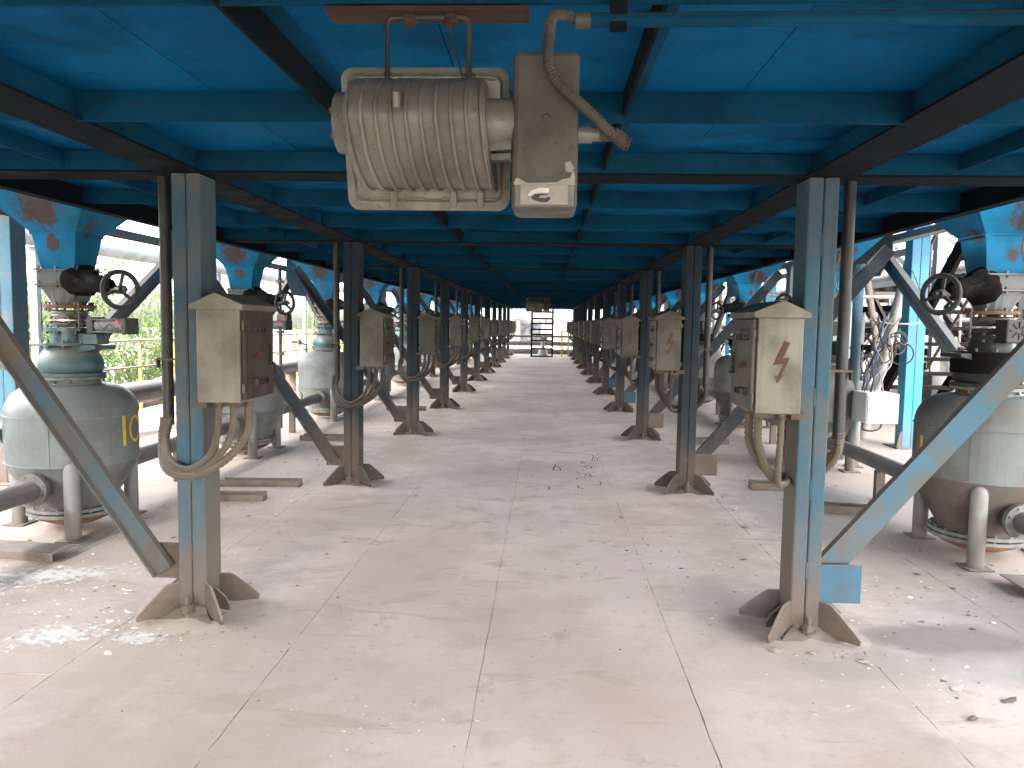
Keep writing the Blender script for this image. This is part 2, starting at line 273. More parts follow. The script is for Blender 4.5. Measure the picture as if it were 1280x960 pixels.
# ------------------------------------------------------------------ mesh helpers
def frame(d, up=(0, 0, 1)):
    d = Vector(d).normalized(); up = Vector(up)
    if abs(d.dot(up)) > .99: up = Vector((0, 1, 0))
    a = up.cross(d).normalized(); return a, d.cross(a).normalized(), d
class MB:
    def __init__(s): s.v = []; s.f = []; s.sm = []
    def add(s, vs, fs, smooth=False):
        o = len(s.v); s.v += [tuple(x) for x in vs]; s.f += [tuple(i+o for i in f) for f in fs]; s.sm += [smooth]*len(fs); return s
    def box(s, x0, x1, y0, y1, z0, z1, ch=0):
        if x0 > x1: x0, x1 = x1, x0
        if y0 > y1: y0, y1 = y1, y0
        bm = bmesh.new(); vs = [bm.verts.new((x, y, z)) for z in (z0, z1) for y in (y0, y1) for x in (x0, x1)]
        for f in ((0, 2, 3, 1), (4, 5, 7, 6), (0, 1, 5, 4), (2, 6, 7, 3), (1, 3, 7, 5), (0, 4, 6, 2)): bm.faces.new([vs[i] for i in f])
        if ch: bmesh.ops.bevel(bm, geom=list(bm.edges), offset=ch, segments=2 if ch > .006 else 1, affect='EDGES', profile=.5)
        s.frombm(bm); return s
    def frombm(s, bm, smooth=False):
        bm.verts.index_update(); s.add([v.co for v in bm.verts], [[v.index for v in f.verts] for f in bm.faces], smooth); bm.free()
    def prism(s, poly, org, ax, ay, th):
        """polygon (2d, in ax/ay) with thickness th to both sides of its plane"""
        ax = Vector(ax).normalized(); ay = Vector(ay).normalized(); n = ax.cross(ay).normalized()*th/2; org = Vector(org)
        p = [org+ax*x+ay*y for x, y in poly]; k = len(p)
        s.add([q-n for q in p]+[q+n for q in p], [tuple(range(k))[::-1], tuple(range(k, 2*k))]+[(i, (i+1) % k, k+(i+1) % k, k+i) for i in range(k)]); return s
    def bar(s, prof, p0, p1, up=(0, 0, 1)):
        """closed 2d profile swept from p0 to p1"""
        p0 = Vector(p0); p1 = Vector(p1); a, b, d = frame(p1-p0, up); k = len(prof)
        s.add([p0+a*x+b*y for x, y in prof]+[p1+a*x+b*y for x, y in prof], [tuple(range(k))[::-1], tuple(range(k, 2*k))]+[(i, (i+1) % k, k+(i+1) % k, k+i) for i in range(k)]); return s
    def rect(s, p0, p1, w, h, up=(0, 0, 1)):
        return s.bar([(-w/2, -h/2), (w/2, -h/2), (w/2, h/2), (-w/2, h/2)], p0, p1, up)
    def chan(s, p0, p1, w, h, t, up=(0, 0, 1), flip=1):
        """C section: web w wide, flanges h deep"""
        f = flip; pr = [(-w/2, 0), (w/2, 0), (w/2, f*h), (w/2-t, f*h), (w/2-t, f*t), (-w/2+t, f*t), (-w/2+t, f*h), (-w/2, f*h)]
        return s.bar(pr if f > 0 else pr[::-1], p0, p1, up)
    def cyl(s, p0, p1, r, seg=16, r1=None, up=(0, 0, 1)):
        r1 = r if r1 is None else r1; p0 = Vector(p0); p1 = Vector(p1); a, b, d = frame(p1-p0, up); vs = []
        for p, q in ((p0, r), (p1, r1)):
            vs += [p+(a*math.cos(2*math.pi*i/seg)+b*math.sin(2*math.pi*i/seg))*q for i in range(seg)]
        s.add(vs, [(i, (i+1) % seg, seg+(i+1) % seg, seg+i) for i in range(seg)], True)
        s.add(vs, [tuple(range(seg))[::-1], tuple(range(seg, 2*seg))]); return s
    def lathe(s, prof, c=(0, 0), seg=32, smooth=True):
        """profile [(r, z)] about a vertical axis"""
        vs = []; fs = []; k = len(prof)
        for i in range(seg):
            a = 2*math.pi*i/seg
            vs += [(c[0]+r*math.cos(a), c[1]+r*math.sin(a), z) for r, z in prof]
        for i in range(seg):
            j = (i+1) % seg
            fs += [(i*k+q, j*k+q, j*k+q+1, i*k+q+1) for q in range(k-1)]
        s.add(vs, fs, smooth)
        for q in (0, k-1):
            if prof[q][0] > 1e-4: s.add([vs[i*k+q] for i in range(seg)], [tuple(range(seg)) if q else tuple(range(seg))[::-1]])
        return s
    def tube(s, pts, r, seg=8, ridge=0, cap=True, closed=False):
        pts = [Vector(p) for p in pts]; n = len(pts); vs = []; fs = []; a = None
        for i, p in enumerate(pts):
            q0 = pts[i-1] if i or closed else p; q1 = pts[(i+1) % n] if i < n-1 or closed else p
            d = (q1-q0).normalized()
            if a is None: a = frame(d)[0]
            a = (a-d*a.dot(d)).normalized(); b = d.cross(a)
            q = r*(1+ridge*(1 if i % 2 else -1)) if not callable(r) else r(i/(n-1))
            vs += [p+(a*math.cos(2*math.pi*j/seg)+b*math.sin(2*math.pi*j/seg))*q for j in range(seg)]
        for i in range(n if closed else n-1):
            k = (i+1) % n
            fs += [(i*seg+j, i*seg+(j+1) % seg, k*seg+(j+1) % seg, k*seg+j) for j in range(seg)]
        s.add(vs, fs, True)
        if cap and not closed: s.add(vs[:seg]+vs[-seg:], [tuple(range(seg))[::-1], tuple(range(seg, 2*seg))])
        return s
    def build(s, name, mat, parent=None, bev=0, kind=None):
        me = bpy.data.meshes.new(name); me.from_pydata(s.v, [], s.f)
        me.polygons.foreach_set('use_smooth', s.sm); me.update()
        if any(s.sm) or bev:
            bm = bmesh.new(); bm.from_mesh(me); bmesh.ops.remove_doubles(bm, verts=bm.verts, dist=1e-5)
            bmesh.ops.recalc_face_normals(bm, faces=bm.faces)
            if bev:
                es = [e for e in bm.edges if len(e.link_faces) == 2 and e.calc_face_angle(0) > .6]
                bmesh.ops.bevel(bm, geom=es, offset=bev, segments=1, affect='EDGES', clamp_overlap=True)
            for e in bm.edges:
                if len(e.link_faces) == 2 and e.calc_face_angle(0) > .7: e.smooth = False
            bm.to_mesh(me); bm.free()
        else:
            bm = bmesh.new(); bm.from_mesh(me); bmesh.ops.recalc_face_normals(bm, faces=bm.faces); bm.to_mesh(me); bm.free()
        me.materials.append(MATS[mat]); o = bpy.data.objects.new(name, me); COL.objects.link(o)
        if parent: o.parent = parent
        if kind: o['kind'] = kind
        return o
def empty(name, loc, label=None, cat=None, group=None, kind=None):
    o = bpy.data.objects.new(name, None); COL.objects.link(o); o.location = loc; o.empty_display_size = .1; tag(o, label, cat, group, kind); return o
def tag(o, label=None, cat=None, group=None, kind=None):
    for k, v in (('label', label), ('category', cat), ('group', group), ('kind', kind)):
        if v: o[k] = v
    return o
def copy_tree(o, parent=None):
    c = o.copy(); COL.objects.link(c); c.parent = parent
    for ch in list(o.children): copy_tree(ch, c)
    return c
def spread(proto, locs, labels):
    """the prototype goes to the first place, copies of it to the others"""
    out = []
    for i, l in enumerate(locs):
        o = proto if i == 0 else copy_tree(proto)
        o.location = l; o['label'] = labels[i]; out.append(o)
    return out
def bez(pts, n=12):
    """Catmull-Rom through the points"""
    P = [Vector(p) for p in pts]; P = [P[0]*2-P[1]]+P+[P[-1]*2-P[-2]]; out = []
    for i in range(1, len(P)-2):
        for k in range(n):
            t = k/n; a, b, c, d = P[i-1:i+3]
            out.append(.5*((2*b)+(c-a)*t+(2*a-5*b+4*c-d)*t*t+(3*b-a-3*c+d)*t**3))
    return out+[P[-2]]
def bolts(mb, c, rad, n, axis, r=.011, h=.03, z0=0, ph=0):
    """ring of hexagon bolts round centre c about an axis"""
    a, b, d = frame(axis); c = Vector(c)
    for i in range(n):
        t = 2*math.pi*i/n+ph; p = c+(a*math.cos(t)+b*math.sin(t))*rad
        mb.cyl(p-d*h/2, p+d*h/2, r, 6)
def bolt_ring(parent, c, rad, n, axis, mat, r=.011, h=.03, ph=0):
    a, b, d = frame(axis); c = Vector(c); first = None
    for i in range(n):
        t = 2*math.pi*i/n+ph; p = c+(a*math.cos(t)+b*math.sin(t))*rad
        if first is None: first = o = MB().cyl(-d*h/2, d*h/2, r, 6).build('bolt', mat, parent)
        else: o = first.copy(); COL.objects.link(o)
        o.location = p
ORD = ['first', 'second', 'third', 'fourth', 'fifth', 'sixth', 'seventh', 'eighth', 'ninth', 'tenth', 'eleventh']
SIDE = {-1: 'tree-side', 1: 'staircase-side'}
CX = {-1: -1.88, 1: 1.372}; CY = 4.03; SP = 3.355; NB = 11
TX = {-1: -3.58, 1: 3.14}; TY = {-1: 5.6, 1: 5.55}
ZB, ZD = 2.35, 2.462            # underside of the beams, underside of the deck plates

# ------------------------------------------------------------------ floor of steel plates
g = MB().add([(-300, -120, -6), (300, -120, -6), (300, 600, -6), (-300, 600, -6)], [(0, 1, 2, 3)]).build('ground', 'earth'); g['kind'] = 'structure'
floor = MB().box(-7.3, 12, -9, 60, -.35, -.005).build('floor', 'seam_dirt'); tag(floor, kind='structure')
rnd = random.Random(3)
def plate(x0, x1, y0, y1, mat):
    pts = []
    def edge(ax, ay, bx, by):
        n = max(2, int(math.hypot(bx-ax, by-ay)/.07))
        for i in range(n):
            t = i/n; j = 0 if i == 0 else 1
            pts.append((ax+(bx-ax)*t+rnd.uniform(-.0028, .0028)*j, ay+(by-ay)*t+rnd.uniform(-.0028, .0028)*j))
    edge(x0, y0, x1, y0); edge(x1, y0, x1, y1); edge(x1, y1, x0, y1); edge(x0, y1, x0, y0)
    k = len(pts); m = MB(); dz = rnd.uniform(-.0005, .0005)
    inner = [(x+(.002 if x < (x0+x1)/2 else -.002), y+(.002 if y < (y0+y1)/2 else -.002)) for x, y in pts]
    m.add([(x, y, -.0048) for x, y in pts]+[(x, y, dz-.0008) for x, y in pts]+[(x, y, dz) for x, y in inner],
          [(i, (i+1) % k, k+(i+1) % k, k+i) for i in range(k)]+[(k+i, k+(i+1) % k, 2*k+(i+1) % k, 2*k+i) for i in range(k)]+[tuple(range(2*k, 3*k))])
    m.build('floor_plate', mat, floor)
xs = [-7.3, -6.0, -5.0, -4.08, -3.13, -2.18, -1.225, -.272, .668, 1.6, 2.54, 3.48, 4.42, 5.4, 7.5, 9.8, 12]
for i in range(len(xs)-1):
    y = -3 + (i % 3)*-1.3
    first = True
    if i == 7: ys = [-9, -4.8, 1.2, 7.12, 13.1, 19.2, 25.2, 31.2, 37.2, 48, 60]
    else:
        ys = [-9]; y = -4.8-rnd.uniform(0, 3)
        while y < 39: ys.append(y); y += rnd.choice((5.9, 6.0, 4.5))
        ys += [48, 60]
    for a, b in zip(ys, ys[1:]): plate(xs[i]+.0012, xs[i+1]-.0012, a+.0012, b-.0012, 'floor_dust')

# ------------------------------------------------------------------ deck overhead: plates, girders, cross beams
deck = empty('deck_roof', (0, 0, 0), kind='structure')
EX = {-1: -3.12, 1: 2.62}
Y0, Y1 = -8.6, 41  # deck carried on behind the camera to cut light from the open end
dx = [-3.15, -2.2, -1.28, -.33, .705, 1.65, 2.65]
for i in range(len(dx)-1):
    y = Y0; n = 0
    while y < Y1-.1:
        y2 = min(Y1, y+(3.355 if n else 2.2+(i % 2)*1.7)); n += 1
        z = ZD+rnd.uniform(0, .004)
        MB().box(dx[i]+.002, dx[i+1]-.002, y+.0015, y2-.0015, z, z+.012).build('deck_plate', 'deck_blue', deck); y = y2
MB().box(-3.18, 2.68, Y0, Y1, ZD+.02, ZD+.05).build('deck_top_sheet', 'scrap_rusty', deck)
for s in (-1, 1):                       # girders on the column lines: I section with a grimy lower flange
    c = CX[s]-.03*(1 if s < 0 else -1.0)
    gw = MB().box(c-.085, c-.075, Y0, Y1, ZB+.011, ZD-.001).box(c+.075, c+.085, Y0, Y1, ZB+.011, ZD-.001)
    gw.build('girder_web', 'beam_blue', deck)
    MB().box(c-.118, c+.118, Y0, Y1, ZB, ZB+.0105).build('girder_flange', 'beam_dark', deck)
    e = EX[s]
    MB().box(e-.006, e+.006, Y0, Y1, ZB-.03, ZD+.02).build('edge_beam', 'beam_dark', deck)
    MB().box(e-s*.007, e-s*.07, Y0, Y1, ZB-.03, ZB-.02).build('edge_beam_flange', 'beam_dark', deck)
for x, dz in ((-.81, 0), (.275, .02)):        # light stringers between the girders
    MB().box(x-.006, x+.006, Y0+.02, Y1-.02, ZB+.004+dz, ZD-.001).build('stringer', 'beam_dark', deck)
    MB().box(x+.0065, x+.065, Y0+.02, Y1-.02, ZD-.009, ZD-.001).build('stringer_flange', 'beam_blue', deck)
for s in (-1, 1):
    MB().box(EX[s]+.6*-s-.005, EX[s]+.6*-s+.005, Y0+.02, Y1-.02, ZB+.03, ZD-.001).build('stringer', 'beam_blue', deck)
bys = [-8.4, -7.3, -6.1, -5.0, -3.9, -2.78, -1.66, -.54, .80, 1.87, 2.92]+[3.93+SP*k+o for k in range(NB) for o in (0, 1.12, 2.24)]
colb = {round(3.93+SP*k, 3) for k in range(NB)}
for y in bys:
    main = round(y, 3) in colb
    for x0, x1 in ((EX[-1]+.01, CX[-1]+.03-.09), (CX[-1]-.03+.175, EX[1]-.01)) if False else ((EX[-1]+.0065, CX[-1]+.03-.152), (CX[-1]+.03+.027+.0, CX[1]-.03-.027), (CX[1]-.03+.152, EX[1]-.0065)):
        b = MB()
        if main:
            b.box(x0, x1, y, y+.012, ZB+.012, ZD-.002)
            o = b.build('cross_beam', 'beam_blue', deck)
            MB().box(x0-.0, x1, y+.0005, y+.235, ZB+.0005, ZB+.0115).build('flange', 'beam_dark', o)
            MB().box(x0, x1, y+.222, y+.234, ZB+.012, ZD-.002).build('back_web', 'beam_blue', o)
        else:
            b.box(x0, x1, y, y+.012, ZB+.002+rnd.uniform(-.004, .004), ZD-.002).build('cross_beam', 'beam_blue', deck)
for k in range(NB):                     # outriggers that the raking braces run up to
    for s, xe in ((-1, -3.75), (1, 3.45)):
        MB().box(EX[s]+s*.008, xe, CY-.06, CY+.06, ZB+.0, ZB+.11).build('outrigger', 'beam_dark', deck)

# ------------------------------------------------------------------ columns with feet and raking braces
def gusset(mb, px, py, ang, ln=.20, h=.172):
    d = Vector((math.sin(ang), -math.cos(ang), 0))
    mb.prism([(-.01, .012), (ln, .012), (ln+.004, .04), (ln*.80, .085), (ln*.34, h-.008), (ln*.26, h), (-.01, h+.004)], (px, py, 0), d, (0, 0, 1), .014)
def caked(m, x0, x1, y0, y1, zt, seed, n=9):
    """dust banked up against the foot: high at the column (y0), running out at y1"""
    vs = []
    for i in range(n):
        u = i/(n-1)
        for j in range(n):
            v = j/(n-1); w = x0+(x1-x0)*u; ex = 1+1.5*v
            z = zt*(1-v)**1.35*(.8+.2*math.cos((u-.5)*5))+.018*mnoise.noise(Vector((u*4+seed, v*4, seed)))*(1-v)
            vs.append(((x0+x1)/2+(w-(x0+x1)/2)*ex, y0+(y1-y0)*v, max(z, -.001)))
    m.add(vs, [(i*n+j, (i+1)*n+j, (i+1)*n+j+1, i*n+j+1) for i in range(n-1) for j in range(n-1)], True); return m
def column(s):
    t = empty('support_column', (0, 0, 0), cat='column', group='blue steel columns carrying the deck')
    for q in (-1, 1):
        MB().box(q*.0012, q*.0755, -.10, .10, .006, ZB-.002, .009).build('channel', 'column_blue', t)
    wb = MB(); rn = random.Random(5)
    z = .3
    while z < 2.2:
        l = rn.uniform(.03, .12); wb.box(-.003, .003, -.1012, -.099, z, z+l); z += l+rn.uniform(.12, .4)
    wb.build('weld_bead', 'column_blue', t)
    MB().box(-.17, .17, -.20, .20, .001, .011, .002).build('base_plate', 'foot_dusty', t)
    for q in (-1, 1):
        m = MB(); gusset(m, q*.078, -.098, q*R(44), .215, .178); m.build('gusset', 'foot_dusty', t, .002)
        m = MB(); gusset(m, q*.078, .075, math.pi-q*R(72), .205, .175); m.build('gusset', 'foot_dark' if s > 0 and q < 0 else 'foot_dusty', t, .002)
        m = MB(); gusset(m, q*.078, -.03 , q*R(84), .10, .13); m.build('gusset', 'foot_dark' if s > 0 and q < 0 else 'foot_dusty', t, .002)
    for y in (-.165, .165):
        m = MB().cyl((0, y, .01), (0, y, .125), .014, 10).cyl((0, y, .05), (0, y, .082), .030, 6).cyl((0, y, .042), (0, y, .050), .040, 14).cyl((0, y, .011), (0, y, .043), .022, 10)
        m.build('anchor_bolt', 'foot_dusty', t)
    caked(MB(), -.07, .07, -.10, -.25, .075, 3+s).build('caked_dust', 'foot_dusty', t)
    # raking brace and the plate it is welded to
    if s < 0:
        a = Vector((-.185, -.02, .22)); b = Vector((-1.66, -.02, 2.345))
        MB().chan(a, b, .118, .05, .008, (0, 1, 0), -1).build('brace', 'brace_tan', t, .0015)
        MB().box(-.272, -.0765, -.006, .006, .168, .368).build('brace_plate', 'foot_dusty', t, .002)
    else:
        a = Vector((.135, -.02, .33)); b = Vector((1.83, -.02, 2.345))
        MB().chan(a, b, .125, .05, .008, (0, 1, 0), 1).build('brace', 'brace_blue', t, .0015)
        MB().box(.0765, .288, -.085, -.073, .17, .372).build('brace_plate', 'plate_blue', t, .002)
        MB().box(.12, .25, -.0725, -.022, .30, .36).build('brace_packer', 'foot_dark', t)
    return t
def retone(o, names, mat):
    for c in o.children:
        if c.name.split('.')[0] in names: c.material_slots[0].link = 'OBJECT'; c.material_slots[0].material = MATS[mat]
for s in (-1, 1):
    cols = spread(column(s), [(CX[s], CY+k*SP, 0) for k in range(NB)],
           [f'dusty {"blue" if k == 0 else "dark grey-blue"} box column, {ORD[k]} from the large floodlight in the {SIDE[s]} row' for k in range(NB)])
    for k, o in enumerate(cols):          # the columns deeper in are darker and greyer
        if k: retone(o, ('channel', 'weld_bead', 'brace'), 'column_dark')
        if k in (1, 2, 5, 7): retone(o, ('brace_plate',), 'foot_dusty')
        if k: retone(o, ('gusset', 'caked_dust'), 'foot_brown')
def mound(x, y, rad, h, seed):
    m = MB(); n = 28; rings = 6; vs = [(x, y, h)]; rn = random.Random(seed); fs = []
    for r in range(1, rings+1):
        for i in range(n):
            a = 2*math.pi*i/n; w = 1+.35*mnoise.noise(Vector((math.cos(a)*1.3+seed, math.sin(a)*1.3, r*.2)))
            q = rad*w*r/rings; z = h*(1-(r/rings))**1.5+.006*mnoise.noise(Vector((q*9*math.cos(a), q*9*math.sin(a), seed)))*(1-r/rings)
            vs.append((x+q*math.cos(a), y+q*math.sin(a), z if r < rings else -.002))
    fs += [(0, 1+i, 1+(i+1) % n) for i in range(n)]
    for r in range(rings-1):
        o = 1+r*n; p = o+n
        fs += [(o+i, p+i, p+(i+1) % n, o+(i+1) % n) for i in range(n)]
    m.add(vs, fs, True); o = m.build('dust_drift', 'floor_dust', floor); o['kind'] = 'stuff'
for s in (-1, 1):
    for k in range(6): mound(CX[s], CY+k*SP-.05, .38, .035, 10*k+s)

# ------------------------------------------------------------------ conduits beside the columns, hoses to the cabinets
def conduit(s):
    t = empty('cable_conduit', (0, 0, 0), cat='conduit', group='cable conduits running down the columns')
    x = s*.172; hm = 'hose_beige'
    MB().cyl((x, .02, 1.02), (x, .02, ZB-.002), .030, 14).build('pipe', 'conduit_dark', t)
    MB().box(x-s*.09, x+s*.045, -.022, -.016, 1.372, 1.384).box(x+s*.039, x+s*.045, -.0165, .02, 1.33, 1.384).build('strap', 'foot_dusty', t)
    xi = -s
    if s < 0:
        hs_ = [[(x, .01, 1.06), (x-.005, -.02, .93), (x+.05, -.10, .83), (.0, -.15, .79), (.15, -.13, .86), (.235, -.12, 1.0), (.25, -.12, 1.165)],
               [(x+.02, .01, 1.06), (x+.01, -.03, .95), (x+.08, -.125, .85), (.02, -.17, .815), (.13, -.17, .88), (.185, -.18, 1.0), (.20, -.19, 1.165)],
               [(x-.02, .01, 1.06), (x-.02, -.02, .91), (x+.06, -.125, .80), (.04, -.16, .775), (.2, -.1, .86), (.29, -.05, 1.0), (.30, -.05, 1.165)]]
        rad = (.019, .016, .022)
    else:
        hs_ = [[(x, .01, 1.06), (x, .03, .93), (x-.07, .13, .80), (-.03, .16, .76), (-.15, .08, .80), (-.25, -.02, .98), (-.27, -.06, 1.165)],
               [(x+.01, .01, 1.06), (x, .04, .95), (x-.09, .15, .83), (-.05, .17, .79), (-.17, .09, .83), (-.28, .03, .98), (-.30, .0, 1.165)],
               [(-.08, -.0, .80), (-.11, -.06, .795), (-.165, -.13, .80), (-.19, -.17, .84), (-.19, -.18, 1.0), (-.19, -.19, 1.165)]]
        rad = (.022, .022, .017)
    for p, r in zip(hs_, rad):
        MB().tube(bez(p, 14 if r > .017 or s < 0 else 8), r, 8, .09 if r > .0165 or s < 0 else 0).build('flexible_hose', hm, t)
        e = Vector(p[-1]); MB().cyl(e-Vector((0, 0, .028)), e+Vector((0, 0, .006)), r*1.35, 6).build('gland_nut', 'foot_dusty', t)
    return t
for s in (-1, 1):
    cs = spread(conduit(s), [(CX[s], CY+k*SP, 0) for k in range(NB)],
                [f'vertical conduit with looped hoses under the {ORD[k]} cabinet from the floodlight, {SIDE[s]} row' for k in range(NB)])
    for k, o in enumerate(cs):           # the ones farther in carry darker hoses
        if k:
            for c in o.children:
                if c.name.startswith('flexible_hose'):
                    c.material_slots[0].link = 'OBJECT'; c.material_slots[0].material = MATS['hose_brown']

# ------------------------------------------------------------------ electrical cabinets
def cabinet(s):
    t = empty('control_cabinet', (0, 0, 0), cat='cabinet', group='control cabinets mounted on the columns')
    q = -s                                # inward, to the aisle
    x0, x1 = q*.125, q*.345; ya, yb = -.27, .16; za, zb = 1.175, 1.65
    MB().box(x0, x1, ya, yb, za, zb, .004).build('body', 'cabinet', t)
    xo = x1+q*.030; xi = x0-q*.022; xm = (x0+x1)/2; yf, yr = ya-.032, yb+.03
    e, pk = zb+.022, zb+.080
    m = MB(); P = [(xi, zb-.006), (xo, zb-.006), (xo, e), (xm, pk), (xi, e)]
    m.add([(x, yf, z) for x, z in P]+[(x, yr, z) for x, z in P], [(0, 1, 2, 3, 4), (9, 8, 7, 6, 5)]+[(i, (i+1) % 5, 5+(i+1) % 5, 5+i) for i in range(5)])
    m.build('roof', 'cabinet', t, .003)
    d = MB().box(x1+q*.001, x1+q*.021, ya+.02, yb-.012, za+.014, zb-.012, .003).build('door', 'cabinet_door', t)
    xd = x1+q*.021
    yc = (ya+yb)/2
    for i in range(4):
        y = yc-.03+(i-1.5)*.052
        MB().cyl((xd-q*.002, y, 1.545), (xd+q*.022, y, 1.545), .014, 12).box(xd+q*.0005, xd+q*.004, y-.018, y+.018, 1.575, 1.59).build('indicator_lamp', 'black_plastic', d)
        if i < (4 if s < 0 else 3):
            MB().cyl((xd-q*.002, y, 1.275), (xd+q*.012, y, 1.275), .019, 12).box(xd+q*.01, xd+q*.032, y-.004, y+.004, 1.26, 1.29).build('selector_switch', 'black_plastic', d)
    MB().cyl((xd-q*.002, yc-.07, 1.41), (xd+q*.02, yc-.07, 1.41), .014, 14).cyl((xd+q*.02, yc-.07, 1.41), (xd+q*.030, yc-.07, 1.41), .019, 14).build('stop_button', 'red_plastic', d)
    MB().box(xd-q*.001, xd+q*.018, yc+.135, yc+.150, 1.37, 1.47, .003).cyl((xd-q*.001, yc+.142, 1.36), (xd+q*.03, yc+.142, 1.36), .009, 8).build('door_handle', 'black_plastic', d)
    for z in (1.25, 1.57):
        MB().cyl((x1+q*.012, ya+.012, z-.022), (x1+q*.012, ya+.012, z+.022), .007, 8).build('hinge', 'cabinet', d)
    MB().box(q*.078, x1-q*.03, ya+.10, ya+.13, za-.03, za-.0008).box(q*.078, x0+q*.03, ya+.04, ya+.10, za-.03, za-.0008).build('bracket', 'foot_dusty', t)
    MB().box(q*.0765, x0-q*.0005, -.08, .02, za+.03, za+.07).box(q*.0765, x0-q*.0005, -.08, .02, zb-.08, zb-.04).build('mounting_lug', 'foot_dusty', t)
    MB().box(-q*.02, x0+q*.02, ya+.168, ya+.166-.0, za-.012, za-.002) if False else None
    if s > 0:
        # hand painted lightning bolt on the side that faces the open end
        cx = xm+.005; sc = 1
        P = [(.018, .105), (.05, .105), (.012, .02), (.045, .02), (-.010, -.105), (-.004, -.06), (-.03, -.055), (-.002, -.012), (-.038, -.012)]
        P = [(.012, .115), (.040, .105), (.008, .025), (.042, .030), (.004, -.062), (.018, -.056), (-.014, -.105), (-.030, -.062), (-.012, -.068), (.012, -.004), (-.036, -.010)]
        m = MB(); m.prism([(x*1.05, z*.95) for x, z in P], (cx, ya-.0012, 1.425), (1, 0, 0), (0, 0, 1), .0016)
        m.build('lightning_mark', 'bolt_red', t)
    return t
for s in (-1, 1):
    what = 'with gabled top' if s < 0 else 'with red lightning mark'
    cabs = spread(cabinet(s), [(CX[s], CY+k*SP, 0) for k in range(NB)],
           [f'beige control cabinet {what}, {ORD[k]} from the floodlight in the {SIDE[s]} row' for k in range(NB)])

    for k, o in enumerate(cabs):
        if k: retone(o, ('body', 'roof'), 'cabinet_dark'); o.location.z = rnd.uniform(-.012, .012); o.rotation_euler.z = R(rnd.uniform(-1.2, 1.2)); o.location.y += rnd.uniform(-.015, .015)  # cabinets deeper in have darker bodies and roofs
        if s > 0: retone(o, ('door',), 'cabinet_dark')

# ------------------------------------------------------------------ pressure tanks
TR = .45
def tank(s):
    t = empty('pressure_tank', (0, 0, 0), cat='tank', group='grey pressure tanks outside the columns')
    dz = 0 if s < 0 else .05
    dome = [(TR, .87+dz)]+[(.20+(TR-.20)*math.cos(R(a))**.8, .87+dz+.225*math.sin(R(a))) for a in range(10, 91, 8)]+[(.20, .87+dz+.225)]
    b = MB().lathe([(TR, .525+dz), (TR, .87+dz)]+dome[1:]+[(.195, 1.13+dz)], seg=48).build('shell', 'tank_grey' if s < 0 else 'tank_stained', t)
    for z in (.875+dz, .528+dz):
        MB().lathe([(TR-.002, z-.007), (TR+.005, z-.004), (TR+.005, z+.004), (TR-.002, z+.007)], seg=48).build('weld_band', 'tank_grey' if s < 0 else 'tank_stained', b)
    for a in ((-78, 100) if s < 0 else (232, 60)):
        MB().box(TR-.002, TR+.004, -.006, .006, .536+dz, .866+dz).build('weld_seam', 'tank_grey' if s < 0 else 'tank_stained', b).rotation_euler.z = R(a)
    MB().lathe([(TR-.001, .524+dz), (.41, .44), (.335, .31), (.275, .21), (.27, .185)], seg=40).build('lower_cone', 'cone_grey' if s < 0 else 'cone_rusty', t)
    fl = MB().lathe([(.20, .186), (.325, .186), (.325, .162), (.20, .162)], seg=40).lathe([(.20, .150), (.325, .150), (.325, .126), (.20, .126)], seg=40).lathe([(.27, .161), (.27, .151)], seg=40).build('bottom_flange', 'flange_grey', t)
    bolt_ring(fl, (0, 0, .156), .303, 18, (0, 0, 1), 'flange_grey', .010, .09)
    MB().lathe([(.275, .126), (.25, .085), (.17, .05), (.0, .035)], seg=36).build('bottom_dish', 'flange_rust', t)
    for a in (-60, 60, 180) if s < 0 else (240, 120, 0):
        x, y = .445*math.cos(R(a)), .445*math.sin(R(a))
        m = MB().lathe([(.0, .56), (.022, .555), (.042, .538), (.054, .505), (.054, .012)], (x, y), 18)
        l = m.build('leg', 'leg_grey', t)
        MB().box(x-.085, x+.085, y-.085, y+.085, .001, .012, .002).build('foot_plate', 'foot_dusty', l)
    for q in (-1, 1):                    # conveying nozzles fore and aft
        z = .38 if s < 0 else .35
        MB().cyl((0, q*.22, z), (0, q*.47, z), .075, 20).build('nozzle', 'pipe_dusty', t)
        f = MB().cyl((0, q*.47, z), (0, q*.488, z), .118, 28).cyl((0, q*.492, z), (0, q*.510, z), .118, 28)
        f = f.build('nozzle_flange', 'flange_grey', t); bolt_ring(f, (0, q*.490, z), .096, 8, (0, 1, 0), 'flange_grey', .010, .062, ph=.39)
    # small side fitting near the neck
    m = MB().tube([(-s*-.30, -.12, 1.03+dz), (-s*-.30, -.12, 1.20+dz), (-s*-.40, -.16, 1.24+dz), (-s*-.52, -.18, 1.24+dz)], .020, 10).cyl((-s*-.40, -.16, 1.2+dz), (-s*-.40, -.16, 1.28+dz), .032, 10)
    m.build('vent_fitting', 'flange_grey', t)
    return t
tanks = {}
for s in (-1, 1):
    lab = []
    for k in range(NB):
        extra = ' with yellow 10' if s < 0 and k == 0 else (' with rusty lower cone' if s > 0 and k == 0 else '')
        lab.append(f'grey pressure tank{extra}, {ORD[k]} from the floodlight in the {SIDE[s]} row')
    tanks[s] = spread(tank(s), [(TX[s], TY[s]+k*SP, 0) for k in range(NB)], lab)
